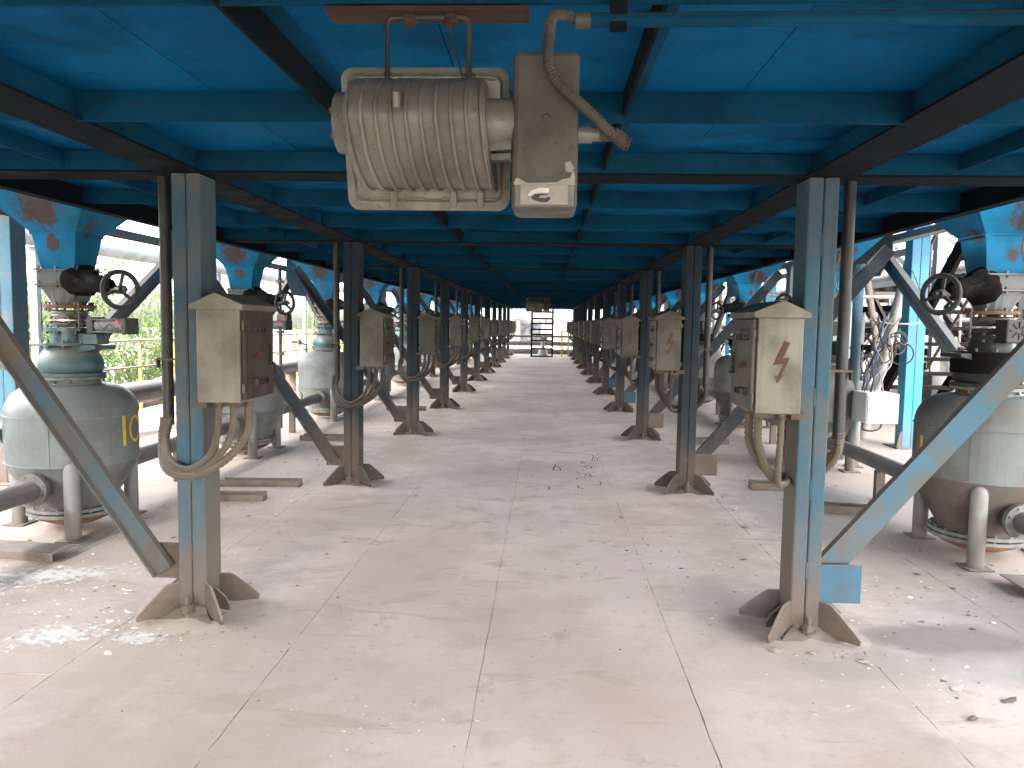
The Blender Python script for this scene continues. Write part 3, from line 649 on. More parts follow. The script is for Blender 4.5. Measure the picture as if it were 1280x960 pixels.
def on_tank(pts, wd, par, name):
    """a brush stroke on the shell: pts (angle, z)"""
    m = MB(); P = []
    for (a0, z0), (a1, z1) in zip(pts, pts[1:]):
        n = 6
        P += [(a0+(a1-a0)*i/n, z0+(z1-z0)*i/n) for i in range(n)]
    P.append(pts[-1]); vs = []; fs = []
    for i, (a, z) in enumerate(P):
        a0, z0 = P[max(0, i-1)]; a1, z1 = P[min(len(P)-1, i+1)]
        dx_, dz_ = R(a1-a0)*TR, z1-z0; l = math.hypot(dx_, dz_) or 1; nx, nz_ = -dz_/l*wd/2, dx_/l*wd/2
        for q in (-1, 1):
            aa = R(a)+q*nx/TR; vs.append(((TR+.0022)*math.cos(aa), (TR+.0022)*math.sin(aa), z+q*nz_))
    fs = [(2*i, 2*i+1, 2*i+3, 2*i+2) for i in range(len(P)-1)]
    m.add(vs, fs); return m.build(name, 'mark_yellow', par)
on_tank([(-11, .865), (-10.5, .64)], .032, tanks[-1][0], 'number_mark')
on_tank([(8+10.5*math.cos(R(a)), .755+.095*math.sin(R(a))) for a in range(0, 361, 30)], .022, tanks[-1][0], 'number_mark')
on_tank([(184, .845), (184, .72)], .03, tanks[1][0], 'number_mark')

# conveying pipes from tank to tank
for s in (-1, 1):
    z = .38 if s < 0 else .35
    for k in range(-1, NB-1):
        ya, yb = TY[s]+k*SP+.511, TY[s]+(k+1)*SP-.511
        t = empty('conveying_pipe', (TX[s], ya, 0), ('dusty steel pipe entering the %s tank from the floodlight, %s row' % (ORD[k+1], SIDE[s])), 'pipe', 'dusty pipes joining the tanks')
        MB().cyl((0, .004, z), (0, yb-ya-.004, z), .072, 20).build('pipe', 'pipe_dusty', t)
        MB().box(-.04, .04, 1.1, 1.16, .001, z-.07).build('saddle', 'foot_dusty', t)

# ------------------------------------------------------------------ dome valves on the tanks
def inlet_valve(s):
    t = empty('dome_valve', (0, 0, 0), cat='valve', group='dome valves on top of the tanks')
    q = -s; dz = 0 if s < 0 else .05
    vm = 'valve_teal' if s < 0 else 'valve_dark'
    def disc(z, r, h, mat, n=12, name='flange', bm='flange_grey'):
        f = MB().lathe([(.05, z), (r, z), (r, z+h), (.05, z+h)], seg=36).build(name, mat, t)
        if n:
            bolt_ring(f, (0, 0, z+h/2), r-.022, n, (0, 0, 1), bm, .011, h+.045)
    disc(1.132+dz, .235, .022, 'flange_grey', 12); disc(1.158+dz, .235, .022, vm, 0)
    MB().lathe([(.205, 1.18+dz), (.222, 1.21+dz), (.222, 1.255+dz), (.20, 1.32+dz), (.165, 1.365+dz), (.14, 1.385+dz)], seg=36).build('body', vm, t)
    m = MB().prism([(0, 1.30+dz), (.30, 1.36+dz), (.30, 1.39+dz), (0, 1.39+dz)], (0, 0, 0), (q, -.15, 0), (0, 0, 1), .22); m.build('shaft_housing', vm, t, .006)
    disc(1.385+dz, .212, .018, vm, 10)
    MB().lathe([(.135, 1.40+dz), (.135, 1.50+dz)], seg=30).build('riser', vm, t)
    disc(1.49+dz, .175, .026, vm, 8)
    z = 1.516+dz; pr = []
    for i in range(13): pr.append((.118+(.018 if i % 2 else 0), z+.004+i*.0105))
    MB().lathe(pr, seg=32).build('expansion_bellows', 'bright_steel', t)
    disc(1.565+dz, .16, .012, 'bright_steel', 6); disc(1.662+dz, .178, .022, 'flange_rust', 8)
    for a in (200, 320, 80):
        x, y = .19*math.cos(R(a)), .19*math.sin(R(a)); m = MB().cyl((x, y, 1.49+dz), (x, y, 1.70+dz), .006, 8)
        for zz in (1.50, 1.55, 1.64, 1.68): m.cyl((x, y, zz+dz), (x, y, zz+.012+dz), .013, 6)
        m.box(x*.84, x, y*.84-.008, y*.84+.008, 1.66+dz, 1.668+dz); m.build('tie_rod', 'flange_grey', t)
    # actuator lying on the side of the valve
    if s < 0:
        d = Vector((.93, -.36, 0)).normalized(); o = Vector((0, 0, 1.535))
        a = MB().cyl(o+d*.32, o+d*.60, .052, 20).build('actuator', 'leg_grey', t)
        MB().rect(o+d*.25, o+d*.32, .125, .125).rect(o+d*.60, o+d*.655, .118, .118).build('end_cap', 'black_plastic', a, .008)
        for c in ((.055, .045), (-.055, .045), (.055, -.045), (-.055, -.045)):
            n_ = Vector((-d.y, d.x, 0)); p = o+n_*c[0]+Vector((0, 0, c[1])); MB().cyl(p+d*.32, p+d*.60, .006, 6).build('tie_bar', 'flange_grey', a)
        p = o+d*.555+Vector((0, 0, .03))+Vector((d.y, -d.x, 0))*.045
        MB().lathe([(.0, p.z-.011), (.010, p.z-.006), (.010, p.z+.006), (0, p.z+.011)], (p.x, p.y), 10).build('signal_light', 'led_red', a)
        MB().prism([(.13, 1.39), (.36, 1.40), (.34, 1.475), (.15, 1.475)], (0, 0, 0), d, (0, 0, 1), .10).build('pedestal', 'valve_teal', t, .004)
        MB().tube(bez([o+d*.34+Vector((0, -.05, .02)), o+d*.40+Vector((0, -.055, -.02)), o+d*.46+Vector((0, -.055, .01)), o+d*.54+Vector((0, -.05, -.02)), o+d*.57+Vector((0, -.05, .02))], 6), .005, 6).build('cable', 'wire_black', a)
    else:
        o = Vector((.03, -.20, 1.60))
        a = MB().box(o.x-.085, o.x+.085, o.y-.08, o.y+.06, o.z-.085, o.z+.075, .01).build('actuator', 'black_plastic', t)
        m = MB()
        for i in range(8):
            an = R(i*45); m.rect((o.x+.02*math.cos(an), o.y-.084, o.z+.02*math.sin(an)), (o.x+.062*math.cos(an), o.y-.084, o.z+.062*math.sin(an)), .010, .008)
        m.build('fan_grille', 'wheel_dark', a)
        MB().box(o.x+.09, o.x+.12, o.y-.05, o.y+.03, o.z-.02, o.z+.075).build('bracket', 'bright_steel', t)
        MB().cyl((.17, -.16, 1.76), (.17, -.185, 1.76), .035, 18).build('gauge_case', 'flange_grey', t)
        MB().cyl((.17, -.1855, 1.76), (.17, -.188, 1.76), .030, 18).build('gauge_face', 'gauge_white', t)
        MB().lathe([(.24, 1.30), (.245, 1.44), (.22, 1.45)], seg=24).build('sleeve', 'black_grease', t)
    return t
for s in (-1, 1):
    spread(inlet_valve(s), [(TX[s], TY[s]+k*SP, 0) for k in range(NB)],
           [('teal dome valve with cylinder actuator' if s < 0 else 'dark dome valve with fan-cooled actuator')+f' on {ORD[k]} {SIDE[s]} tank from the floodlight' for k in range(NB)])

# ------------------------------------------------------------------ gate valves with handwheels
def gate_valve(s):
    t = empty('gate_valve', (0, 0, 0), cat='gate valve', group='handwheel gate valves under the hoppers')
    q = -s; dz = 0 if s < 0 else .045
    for z in (1.825+dz, 1.934+dz):
        f = MB().box(-.165, .165, -.165, .165, z, z+.011, .002).build('flange', 'flange_grey', t)
        m = MB()
        for a in (-.13, 0, .13):
            for b in (-1, 1):
                m.cyl((a, b*.15, z-.02), (a, b*.15, z+.03), .009, 6); m.cyl((b*.15, a, z-.02), (b*.15, a, z+.03), .009, 6)
        m.build('flange_bolts', 'flange_grey', f, kind='stuff')
    MB().box(-.15, .15, -.15, .15, 1.836+dz, 1.934+dz, .003).build('gate_box', 'outer_grey', t)
    m = MB(); a = [(-.135, -.135), (.135, -.135), (.135, .135), (-.135, .135)]; k = 16
    vs = [(.11*math.cos(2*math.pi*i/k), .11*math.sin(2*math.pi*i/k), 1.685+dz) for i in range(k)]
    for i in range(k):
        x, y = math.cos(2*math.pi*i/k), math.sin(2*math.pi*i/k); l = max(abs(x), abs(y)); vs.append((.135*x/l, .135*y/l, 1.824+dz))
    m.add(vs, [(i, (i+1) % k, k+(i+1) % k, k+i) for i in range(k)], False); m.build('transition', 'outer_grey', t)
    d = Vector((q*.85, -.53, 0)).normalized(); c = Vector((0, 0, 1.79+dz)); hub = c+d*(.72 if s < 0 else .62)
    n_ = Vector((-d.y, d.x, 0))
    # greasy lump of rags round the spindle
    m = MB(); rings = 12; seg = 14; vs = []
    for i in range(rings+1):
        u = i/rings; p = c+Vector((0, 0, .085-.06*u))+d*(.10+(.52 if s < 0 else .44)*u); rad = .105*(1-u)**.6*(.75+.25*math.sin(u*9))+.028
        for j in range(seg):
            an = 2*math.pi*j/seg; w = rad*(1+.45*mnoise.noise(Vector((u*5, math.cos(an)*1.6, math.sin(an)*1.6+s))))
            vs.append(p+(n_*math.cos(an)+Vector((0, 0, 1))*math.sin(an))*w)
    m.add(vs, [(i*seg+j, i*seg+(j+1) % seg, (i+1)*seg+(j+1) % seg, (i+1)*seg+j) for i in range(rings) for j in range(seg)], True)
    m.add(vs[:seg]+vs[-seg:], [tuple(range(seg))[::-1], tuple(range(seg, 2*seg))]); m.build('greasy_cover', 'black_grease', t)
    m = MB().rect(c+n_*.09+d*.13+Vector((0, 0, .10)), c+n_*.05+d*.46+Vector((0, 0, .03)), .02, .04).rect(c-n_*.09+d*.13+Vector((0, 0, .10)), c-n_*.05+d*.46+Vector((0, 0, .03)), .02, .04)
    m.build('yoke', 'black_grease', t)
    MB().cyl(c+d*.40, c+d*(.79 if s < 0 else .69), .015, 12).build('spindle', 'wheel_dark', t)
    w = MB().tube([hub+(n_*math.cos(a)+Vector((0, 0, 1))*math.sin(a))*.125 for a in [2*math.pi*i/36 for i in range(36)]], .0175, 10, closed=True).build('handwheel', 'wheel_dark', t)
    MB().cyl(hub-d*.025, hub+d*.03, .032, 14).build('hub', 'wheel_dark', w)
    for i in range(3):
        an = R(80+120*i); e = (n_*math.cos(an)+Vector((0, 0, 1))*math.sin(an))
        MB().rect(hub+e*.028-d*.01, hub+e*.112, .022, .012, d).build('spoke', 'wheel_dark', w)
    return t
for s in (-1, 1):
    spread(gate_valve(s), [(TX[s], TY[s]+k*SP, 0) for k in range(NB)],
           [f'gate valve with dark handwheel under {ORD[k]} blue hopper from the floodlight, {SIDE[s]} row' for k in range(NB)])

# ------------------------------------------------------------------ hoppers
def hopper(s):
    t = empty('dust_hopper', (0, 0, 0), cat='hopper', group='blue hoppers above the tanks')
    mt = 'hopper_tree' if s < 0 else 'hopper_stair'; dz = 0 if s < 0 else .045
    def frus(h0, z0, h1, z1, name, par=t):
        m = MB(); c = [(-1, -1), (1, -1), (1, 1), (-1, 1)]
        m.add([(x*h0, y*h0, z0) for x, y in c]+[(x*h1, y*h1, z1) for x, y in c], [(i, (i+1) % 4, 4+(i+1) % 4, 4+i) for i in range(4)]+[(3, 2, 1, 0), (4, 5, 6, 7)])
        return m.build(name, mt, par)
    frus(.125, 1.947+dz, .166, 2.205+dz, 'outlet_cone'); f = frus(.172, 2.207+dz, 1.12, 3.35, 'upper_cone')
    for x in (-1, 1):
        pass
    m = MB()
    for x, y in ((-1, -1), (1, -1), (1, 1), (-1, 1)): m.rect((x*.165, y*.165, 2.19+dz), (-y*.165*-1 if False else x*.165, y*.165, 2.212+dz), .018, .018)
    for a, b in (((-.172, -.172), (.172, -.172)), ((.172, -.172), (.172, .172)), ((.172, .172), (-.172, .172)), ((-.172, .172), (-.172, -.172))):
        m.rect((*a, 2.2065+dz), (*b, 2.2065+dz), .008, .008)
    m.build('weld_band', mt, f)
    MB().box(-1.12, 1.12, -1.12, 1.12, 3.352, 3.9).build('bin', mt, t)
    if s > 0:
        MB().tube(bez([(.05, -.36, 2.42), (.05, -.24, 2.24), (.055, -.22, 2.12), (.10, -.22, 2.01), (.20, -.22, 1.965), (.32, -.2, 1.98)], 8), .012, 8).build('cable', 'pipe_dusty', t)
    return t
for s in (-1, 1):
    spread(hopper(s), [(TX[s], TY[s]+k*SP, 0) for k in range(NB)],
           [f'bright blue tapered hopper with rust patches above {ORD[k]} {SIDE[s]} tank from floodlight' for k in range(NB)])

for s in (-1, 1):
    t = empty('filter_housing', (TX[s], 0, 0), f'long blue filter housing, widened to block side light, over the {SIDE[s]} hoppers', 'housing')
    for k in range(-4, NB): MB().box(-s*1.5, s*2.7, TY[s]+(k-.5)*SP+.01, TY[s]+(k+.5)*SP-.01, 3.92, 6.5).build('casing', 'hopper_tree', t)  # casing out of view, widened and lengthened to block side light
    for k in (-3, -2, -1):  # unseen hoppers carried on behind the camera to cut side light
        y = TY[s]+k*SP; c = [(-1, -1), (1, -1), (1, 1), (-1, 1)]
        MB().add([(q*.17, y+w*.17, 2.2) for q, w in c]+[(q*1.1, y+w*1.1, 3.35) for q, w in c]+[(q*1.1, y+w*1.1, 3.915) for q, w in c],
                 [(3, 2, 1, 0), (8, 9, 10, 11)]+[(o+i, o+(i+1) % 4, o+4+(i+1) % 4, o+4+i) for o in (0, 4) for i in range(4)]).build('hopper_cone', 'hopper_tree', t)

# ------------------------------------------------------------------ floodlight under the deck
def floodlight():
    t = empty('floodlight', (0, 0, 0), cat='floodlight', group='floodlights hung under the deck')
    # local origin: under the beam, z = world height
    xa, xb = -.515, -.105; zc = 2.035; tilt = R(14)
    def T(x, y, z):                       # tilt the head about its own axis
        dy, dz = y, z-zc; return (x, dy*math.cos(tilt)-dz*math.sin(tilt), zc+dy*math.sin(tilt)+dz*math.cos(tilt))
    # rim: rounded frame behind, the glass looks down the aisle
    def rrect(x0, x1, z0, z1, r, n=6):
        p = []
        for cx, cz, a0 in ((x1-r, z1-r, 0), (x0+r, z1-r, 90), (x0+r, z0+r, 180), (x1-r, z0+r, 270)):
            p += [(cx+r*math.cos(R(a0+90*i/n)), cz+r*math.sin(R(a0+90*i/n))) for i in range(n+1)]
        return p
    o1 = rrect(xa-.004, xb+.004, 1.862, 2.205, .03); k = len(o1); i1 = rrect(xa+.012, xb-.012, 1.884, 2.193, .024); i2 = rrect(xa+.02, xb-.02, 1.892, 2.185, .02)
    m = MB(); vs = [T(x, .115, z) for x, z in o1]+[T(x, .085, z) for x, z in o1]+[T(x, .080, z) for x, z in i1]+[T(x, .088, z) for x, z in i2]
    fs = [(a*k+i, a*k+(i+1) % k, (a+1)*k+(i+1) % k, (a+1)*k+i) for a in range(3) for i in range(k)]+[tuple(range(3*k, 4*k)), tuple(range(k))[::-1]]
    m.add(vs, fs); m.build('rim', 'lamp_grey', t)
    m = MB()
    for z, w in ((1.886, 1), (2.185, .5)):
        for i in range(4):
            x = xa+.055+i*.092; m.tube([T(x, .084, z-.006), T(x+.05, .084, z-.006), T(x+.05, .084, z+.006), T(x, .084, z+.006)], .003, 6, closed=True)
    m.tube([T(x, .083, z) for x, z in ((xa+.014, 1.95), (xa+.014, 1.895), (xa+.026, 1.884), (xa+.045, 1.884))], .004, 6)
    m.build('rim_trim', 'lamp_grey', t, kind='stuff')
    for x in (xa+.115, xa+.27, xb-.07): MB().rect(T(x, .083, 1.872), T(x, .083, 1.912), .018, .012).build('rim_clip', 'lamp_grey', t, .002)
    m = MB().box(xa+.02, xb-.02, .120, .123, 1.89, 2.19); m.v = [T(*v) for v in m.v]; m.build('glass', 'window_dark', t)
    # ribbed housing: half barrel on top running out into a sloping skirt
    prof = [(.086, 2.172), (.02, 2.176), (-.035, 2.165), (-.08, 2.135), (-.098, 2.095), (-.092, 2.06), (-.070, 2.01), (-.038, 1.972), (.0, 1.942), (.03, 1.924), (.082, 1.918)]
    P3 = [Vector((0, y, z)) for y, z in prof]; prof = [(p.y, p.z) for p in bez(P3, 4)]
    nxs = 25; vs = []
    for i in range(nxs):
        u = i/(nxs-1)
        for j, (y, z) in enumerate(prof):
            v = j/(len(prof)-1); x0 = xa+.050; x1 = xb-.052+.026*v-.03*math.sin(v*math.pi)*.4
            sag = .018*math.sin(v*math.pi*.9)*(u-.5)
            edge = 1-.35*max(0, abs(u-.5)*2-.92)/.08*.4
            vs.append(T(x0+(x1-x0)*u+sag, y*edge, z))
    pn = len(prof)
    m = MB(); m.add(vs, [(i*pn+j, (i+1)*pn+j, (i+1)*pn+j+1, i*pn+j+1) for i in range(nxs-1) for j in range(pn-1)], True)
    m.add([vs[j] for j in range(pn)], [tuple(range(pn))]); m.add([vs[(nxs-1)*pn+j] for j in range(pn)], [tuple(range(pn))[::-1]])
    h = m.build('housing', 'lamp_grey', t)
    for r in range(10):
        u = .02+.96*r/9; pts = []
        for j, (y, z) in enumerate(prof):
            v = j/(pn-1); x0 = xa+.050; x1 = xb-.052+.026*v-.03*math.sin(v*math.pi)*.4
            x = x0+(x1-x0)*u+.018*math.sin(v*math.pi*.9)*(u-.5)+.030*max(0, v-.35)*(1-u)*.6
            pts.append((x, y-.004, z-.003))
        m = MB(); pp = []
        for i, p in enumerate(pts):
            pp.append(Vector(T(*p)))
        m.tube(pp, .0048, 6); m.build('cooling_rib', 'lamp_grey', h)
    MB().rect(T(-.345, -.085, 2.125), T(-.345, -.125, 2.125), .014, .036).build('lifting_lug', 'lamp_grey', t, .003)
    m = MB().cyl(T(xa+.002, .02, 2.075), T(xa+.06, .02, 2.075), .072, 24); m.build('end_cover', 'lamp_grey', t)
    m = MB()
    for i in range(6): an = R(30+60*i); m.cyl(T(xa-.006, .02+.058*math.cos(an), 2.075+.058*math.sin(an)), T(xa+.004, .02+.058*math.cos(an), 2.075+.058*math.sin(an)), .007, 6)
    m.build('end_bolts', 'lamp_dark', t)
    m = MB().cyl(T(xb-.06, .0, 2.075), (-.092, .0, 2.075), .058, 22); m.build('neck', 'lamp_grey', t)
    m = MB().rect(T(xb-.055, -.02, 2.02), (-.09, -.02, 2.02), .03, .022).rect(T(xb-.055, -.01, 1.995), (-.09, -.01, 1.995), .03, .014); m.build('neck_rib', 'lamp_grey', t)
    # gear box
    g_ = MB().box(-.088, .066, -.06, .10, 1.866, 2.228, .014).build('gear_box', 'lamp_dark', t)
    MB().box(-.080, .058, -.067, -.0605, 1.872, 1.926, .003).build('gear_box_lid', 'lamp_grey', g_)
    MB().box(-.066, .044, -.0715, -.0685, 1.876, 1.920).build('name_plate', 'scratch_white', g_)
    MB().prism([(-0.0324, 0.0022), (-0.0174, 0.0045), (-0.0011, 0.0045), (0.0016, 0.015), (-0.0229, 0.015), (-0.0392, 0.009), (-0.0501, -0.0018), (-0.0419, -0.0033)], (0, -.0722, 1.898), (1, 0, 0), (0, 0, 1), .002).build('emblem_arc', 'flake_white', g_)
    MB().prism([(-0.0365, -0.012), (-0.0202, -0.0172), (-0.0038, -0.0172), (0.0036, -0.0097), (0.0016, -0.0045), (-0.0093, -0.0082), (-0.0229, -0.0075), (-0.0202, -0.0018), (-0.0025, -0.0003), (-0.0011, 0.0019), (-0.0324, 0.0012), (-0.0419, -0.006)], (0, -.0722, 1.898), (1, 0, 0), (0, 0, 1), .002).build('emblem_mark', 'black_plastic', g_)
    MB().prism([(-.08, 0), (-.074, .012), (-.06, .006), (-.05, .0), (.02, .002), (.035, .01), (.05, .012), (.058, .03), (.062, .012), (.062, -.004), (-.08, -.004)], (-.002, -.0685, 1.925), (1, 0, 0), (0, 0, 1), .0015).build('worn_paint', 'scratch_white', g_)
    MB().prism([(-.008, -.012), (.006, -.014), (.012, -.004), (.002, .012), (-.01, .008)], (.046, -.0605, 1.965), (1, 0, 0), (0, 0, 1), .0012).build('worn_paint', 'scratch_white', g_)
    MB().tube([(-.008+.010*math.cos(a), -.061, 2.075+.010*math.sin(a)) for a in [R(30*i) for i in range(12)]], .0018, 6, closed=True).build('boss', 'lamp_dark', g_)
    m = MB().cyl((.064, .0, 2.052), (.10, .0, 2.052), .021, 12).cyl((.10, .0, 2.052), (.118, .0, 2.052), .016, 12); m.build('cable_gland', 'lamp_grey', g_)
    MB().tube(bez([(.116, 0, 2.052), (.15, 0, 2.052), (.178, .0, 2.035), (.19, .0, 2.03)], 8), .017, 10, .06).build('gland_sleeve', 'lamp_dark', g_)
    # flexible hose from the fixed pipe to the gland
    MB().tube(bez([(.066, .0, 2.315), (.03, -.03, 2.315), (.002, -.075, 2.295), (-.006, -.085, 2.25), (-.006, -.088, 2.19), (.012, -.088, 2.15), (.05, -.085, 2.115), (.10, -.06, 2.08), (.14, -.03, 2.05), (.172, -.01, 2.033), (.18, .0, 2.033)], 12), .0125, 10, .07).build('flexible_hose', 'hose_dark', t)
    # stirrup bracket on the rusty plate
    MB().box(-.545, -.055, -.005, .075, ZB-.012, ZB-.001).build('hanger_plate', 'rust_plate', t)
    m = MB().tube([(-.40, .03, 2.16), (-.40, .03, 2.315), (-.396, .03, 2.330), (-.385, .03, 2.334), (-.215, .03, 2.334), (-.204, .03, 2.330), (-.20, .03, 2.315), (-.20, .03, 2.16)], .0062, 8)
    m.build('stirrup', 'conduit_dark', t)
    for x in (-.40, -.20): MB().box(x-.022, x+.022, -.0, .055, 2.152, 2.185, .004).build('stirrup_ear', 'lamp_dark', t)
    for x in (-.345, -.245): MB().cyl((x, .03, 2.316), (x, .03, 2.338), .018, 6).build('stirrup_bolt', 'rust_plate', t)
    MB().tube(bez([(-.245, .02, 2.318), (-.238, .015, 2.27), (-.222, .015, 2.22), (-.212, .02, 2.18)], 6), .0022, 5).build('safety_wire', 'wire_black', t)
    return t
fl = spread(floodlight(), [(0, 1.87, 0), (0, 18.9, 0)], ['ribbed grey floodlight with gear box hanging from a rusty plate', 'distant dark floodlight hanging over the far part of the aisle'])
t = empty('conduit_pipe', (0, 1.80, 0), 'straight blue conduit pipe under the deck beside the ribbed floodlight', 'conduit')
MB().cyl((.06, .06, 2.312), (3.0, .06, 2.326), .017, 12).build('pipe', 'beam_blue', t)
MB().cyl((.055, .06, 2.312), (.09, .06, 2.312), .018, 12).build('coupling', 'lamp_dark', t)
MB().box(.135, .175, .045, .062, 2.285, ZB+.02, .002).build('clip', 'beam_dark', t)

# ------------------------------------------------------------------ outer frames: beams, chevron braces, blue columns
def outer_frame(s, X, apexes, zb):
    for i, ya in enumerate(apexes):
        t = empty('brace_frame', (X, ya, 0), f'grey chevron brace with gusset plate, {ORD[i]} from the floodlight behind the {SIDE[s]} tanks', 'brace', 'chevron braces behind the tanks')
        for q in (-1, 1):
            a = Vector((0, q*.10, zb-.02)); b = Vector((0, q*3.2, .62))
            MB().chan(a, b, .16, .07, .010, (1, 0, 0), -s).build('diagonal', 'outer_grey', t)
        MB().prism([(-.62, .22), (.62, .22), (.66, -.12), (.36, -.40), (-.36, -.40), (-.66, -.12)], (-s*.085, 0, zb), (0, 1, 0), (0, 0, 1), .014).build('gusset_plate', 'outer_brown' if s > 0 else 'outer_grey', t)
outer_frame(-1, -4.44, [9.15, 13.3, 20.0, 26.7], 2.42)
outer_frame(1, 4.0, [9.6, 16.3, 23.0, 29.7], 2.62)
for s, X, z in ((-1, -4.46, 2.50), (1, 4.02, 2.60)):
    MB().chan((X, 1, z), (X, 41, z), .15, .07, .01, (0, 0, 1), 1 if s > 0 else -1).build('tie_beam', 'outer_grey')
    tag(bpy.data.objects['tie_beam' if s < 0 else 'tie_beam.001'], f'long grey steel tie beam running behind the {SIDE[s]} hoppers', 'beam')
def outer_column(x, y, lab, mat='outer_blue', h=6):
    t = empty('frame_column', (x, y, 0), lab, 'column', 'columns of the outer frame')
    MB().box(-.115, -.001, -.11, .11, .012, h, .008).box(.001, .115, -.11, .11, .012, h, .008).build('shaft', mat, t)
    MB().box(-.22, .22, -.22, .22, .001, .014).build('base_plate', 'foot_dusty', t)
    for q in (-1, 1):
        m = MB(); gusset(m, q*.118, -.10, q*R(40), .18, .22); m.build('gusset', 'foot_dusty' if q < 0 else 'scratch_white', t)
for i, y in enumerate((10.5, 17.2, 23.9, 30.6)):
    outer_column(4.92, y, ['bright blue frame column standing in front of the dark staircase', 'blue frame column beyond the staircase, second behind the staircase-side tanks', 'blue frame column, third behind the staircase-side tanks', 'blue frame column, fourth behind the staircase-side tanks'][i])
for i, y in enumerate((7.05, 13.0, 19.7, 26.4)):
    outer_column(-5.1, y, f'dark blue frame column by the yellow-posted handrail, {ORD[i]} from the floodlight', 'column_blue')
for i, y in enumerate((6.3, 13.0, 19.6, 26.3)):
    outer_column(4.12, y, f'slim grey frame post under the chevron braces, {ORD[i]} from the floodlight', 'outer_grey', 2.6)

# ------------------------------------------------------------------ handrail, header pipes, trees on the left
t = empty('handrail', (-7.1, 0, 0), 'platform handrail with yellow posts in front of the green trees', 'handrail')
for z, r, mt in ((1.2, .028, 'rail_grey'), (.74, .02, 'outer_brown')):
    MB().cyl((0, -2.9, z), (0, 59, z), r, 10).build('rail', mt, t)
for i in range(50):
    y = -2.6+1.2*i+.05; MB().box(-.022, .022, y-.022, y+.022, -.004, 1.18).build('post', 'yellow', t)
MB().box(-.04, -.03, -2.9, 59, .001, .12).build('toe_board', 'outer_brown', t)
def long_pipe(name, x, z, r, y0, y1, mat, label, cat='pipe', step=3.355):
    t = empty(name, (x, y0, 0), label, cat)
    MB().cyl((0, 0, z), (0, y1-y0, z), r, 24).build('pipe', mat, t)
    y = 1.4
    while y < y1-y0:
        MB().box(-r*.7, r*.7, y-.03, y+.03, .001, z-r*.75).build('saddle', 'foot_dusty', t)
        MB().cyl((0, y+.9, z), (0, y+.95, z), r*1.18, 24).build('joint_collar', mat, t); y += step
long_pipe('header_pipe', -5.7, .55, .15, 2, 40, 'pipe_dark', 'thick dark header pipe running behind the tree-side tanks')
long_pipe('header_pipe', -6.35, .36, .10, 2, 40, 'pipe_dark', 'thinner dark header pipe low beside the handrail')
long_pipe('header_pipe', 5.9, .45, .17, 13, 45, 'pipe_dusty', 'thick dusty header pipe behind the staircase')
t = empty('overhead_duct', (-9.6, 0, 0), 'pale round duct passing high beyond the handrail', 'duct')
MB().cyl((0, 2, 3.1), (0, 45, 3.1), .20, 24).build('duct', 'duct_white', t)
for y in (6, 14, 22, 30, 38):
    MB().rect((0, y, -6), (0, y, 2.89), .14, .14).build('support_leg', 'outer_grey', t); MB().cyl((0, y+1.1, 3.1), (0, y+1.2, 3.1), .235, 24).build('joint_collar', 'duct_white', t)
MB().cyl((-4.75, 9.35, .001), (-4.75, 9.35, 2.3), .028, 10).build('riser_pipe', 'rail_grey')
tag(bpy.data.objects['riser_pipe'], 'thin upright riser pipe behind the second tree-side tank', 'pipe')
t = empty('valve_riser', (-3.9, 11.05, 0), 'upright pipe stack with small valves between second and third tree-side tanks', 'pipe')
MB().cyl((0, 0, .002), (0, 0, 2.34), .026, 12).build('pipe', 'pipe_dark', t)
for z in (2.15, 1.95, 1.72, 1.42, 1.1): MB().cyl((0, 0, z-.02), (0, 0, z+.02), .062, 12).build('collar', 'flange_grey', t)
MB().rect((0, -.03, 1.62), (.17, -.1, 1.62), .10, .13).build('valve_box', 'black_plastic', t)
MB().cyl((.1, -.135, 1.65), (.1, -.155, 1.65), .013, 10).build('signal_light', 'led_red', t)

def tree(x, y, h, w, seed, lab, mat):
    rn = random.Random(seed); t = empty('tree', (x, y, -6), lab, 'tree', 'trees beyond the handrail')
    tr = MB(); stems = []
    for i in range(5):
        a = rn.uniform(0, 6.28); r = rn.uniform(0, w*.22); top = Vector((math.cos(a)*w*.45*rn.random()+math.cos(a)*r, math.sin(a)*w*.45*rn.random()+math.sin(a)*r, h*rn.uniform(.75, 1)))
        b = Vector((math.cos(a)*r*.4, math.sin(a)*r*.4, 0)); mid = b.lerp(top, .5)+Vector((rn.uniform(-.3, .3), rn.uniform(-.3, .3), .4))
        pts = bez([b, mid, top], 6); tr.tube(pts, lambda u: .09*(1-u)+.012, 6); stems.append(pts)
    tr.build('trunk', 'bark', t)
    vs = []; fs = []
    for i in range(620):                  # leaf sprays hanging off the stems
        st = rn.choice(stems); p = Vector(st[rn.randrange(2, len(st))])
        p += Vector((rn.gauss(0, w*.24), rn.gauss(0, w*.24), rn.gauss(0, .55)))
        for k in range(16):
            q = p+Vector((rn.gauss(0, .17), rn.gauss(0, .17), -abs(rn.gauss(0, .32))))
            d = Vector((rn.gauss(0, .5), rn.gauss(0, .5), -.7)).normalized()*rn.uniform(.10, .20); n = Vector((rn.gauss(0, 1), rn.gauss(0, 1), rn.gauss(0, .4))).cross(d).normalized()*.034
            o = len(vs); vs += [q, q+d*.5+n, q+d, q+d*.5-n]; fs.append((o, o+1, o+2, o+3))
    m = MB(); m.v = [tuple(v) for v in vs]; m.f = fs; m.sm = [False]*len(fs)
    me = bpy.data.meshes.new('crown'); me.from_pydata(m.v, [], m.f); me.materials.append(MATS[mat]); o = bpy.data.objects.new('crown', me); COL.objects.link(o); o.parent = t
    return t
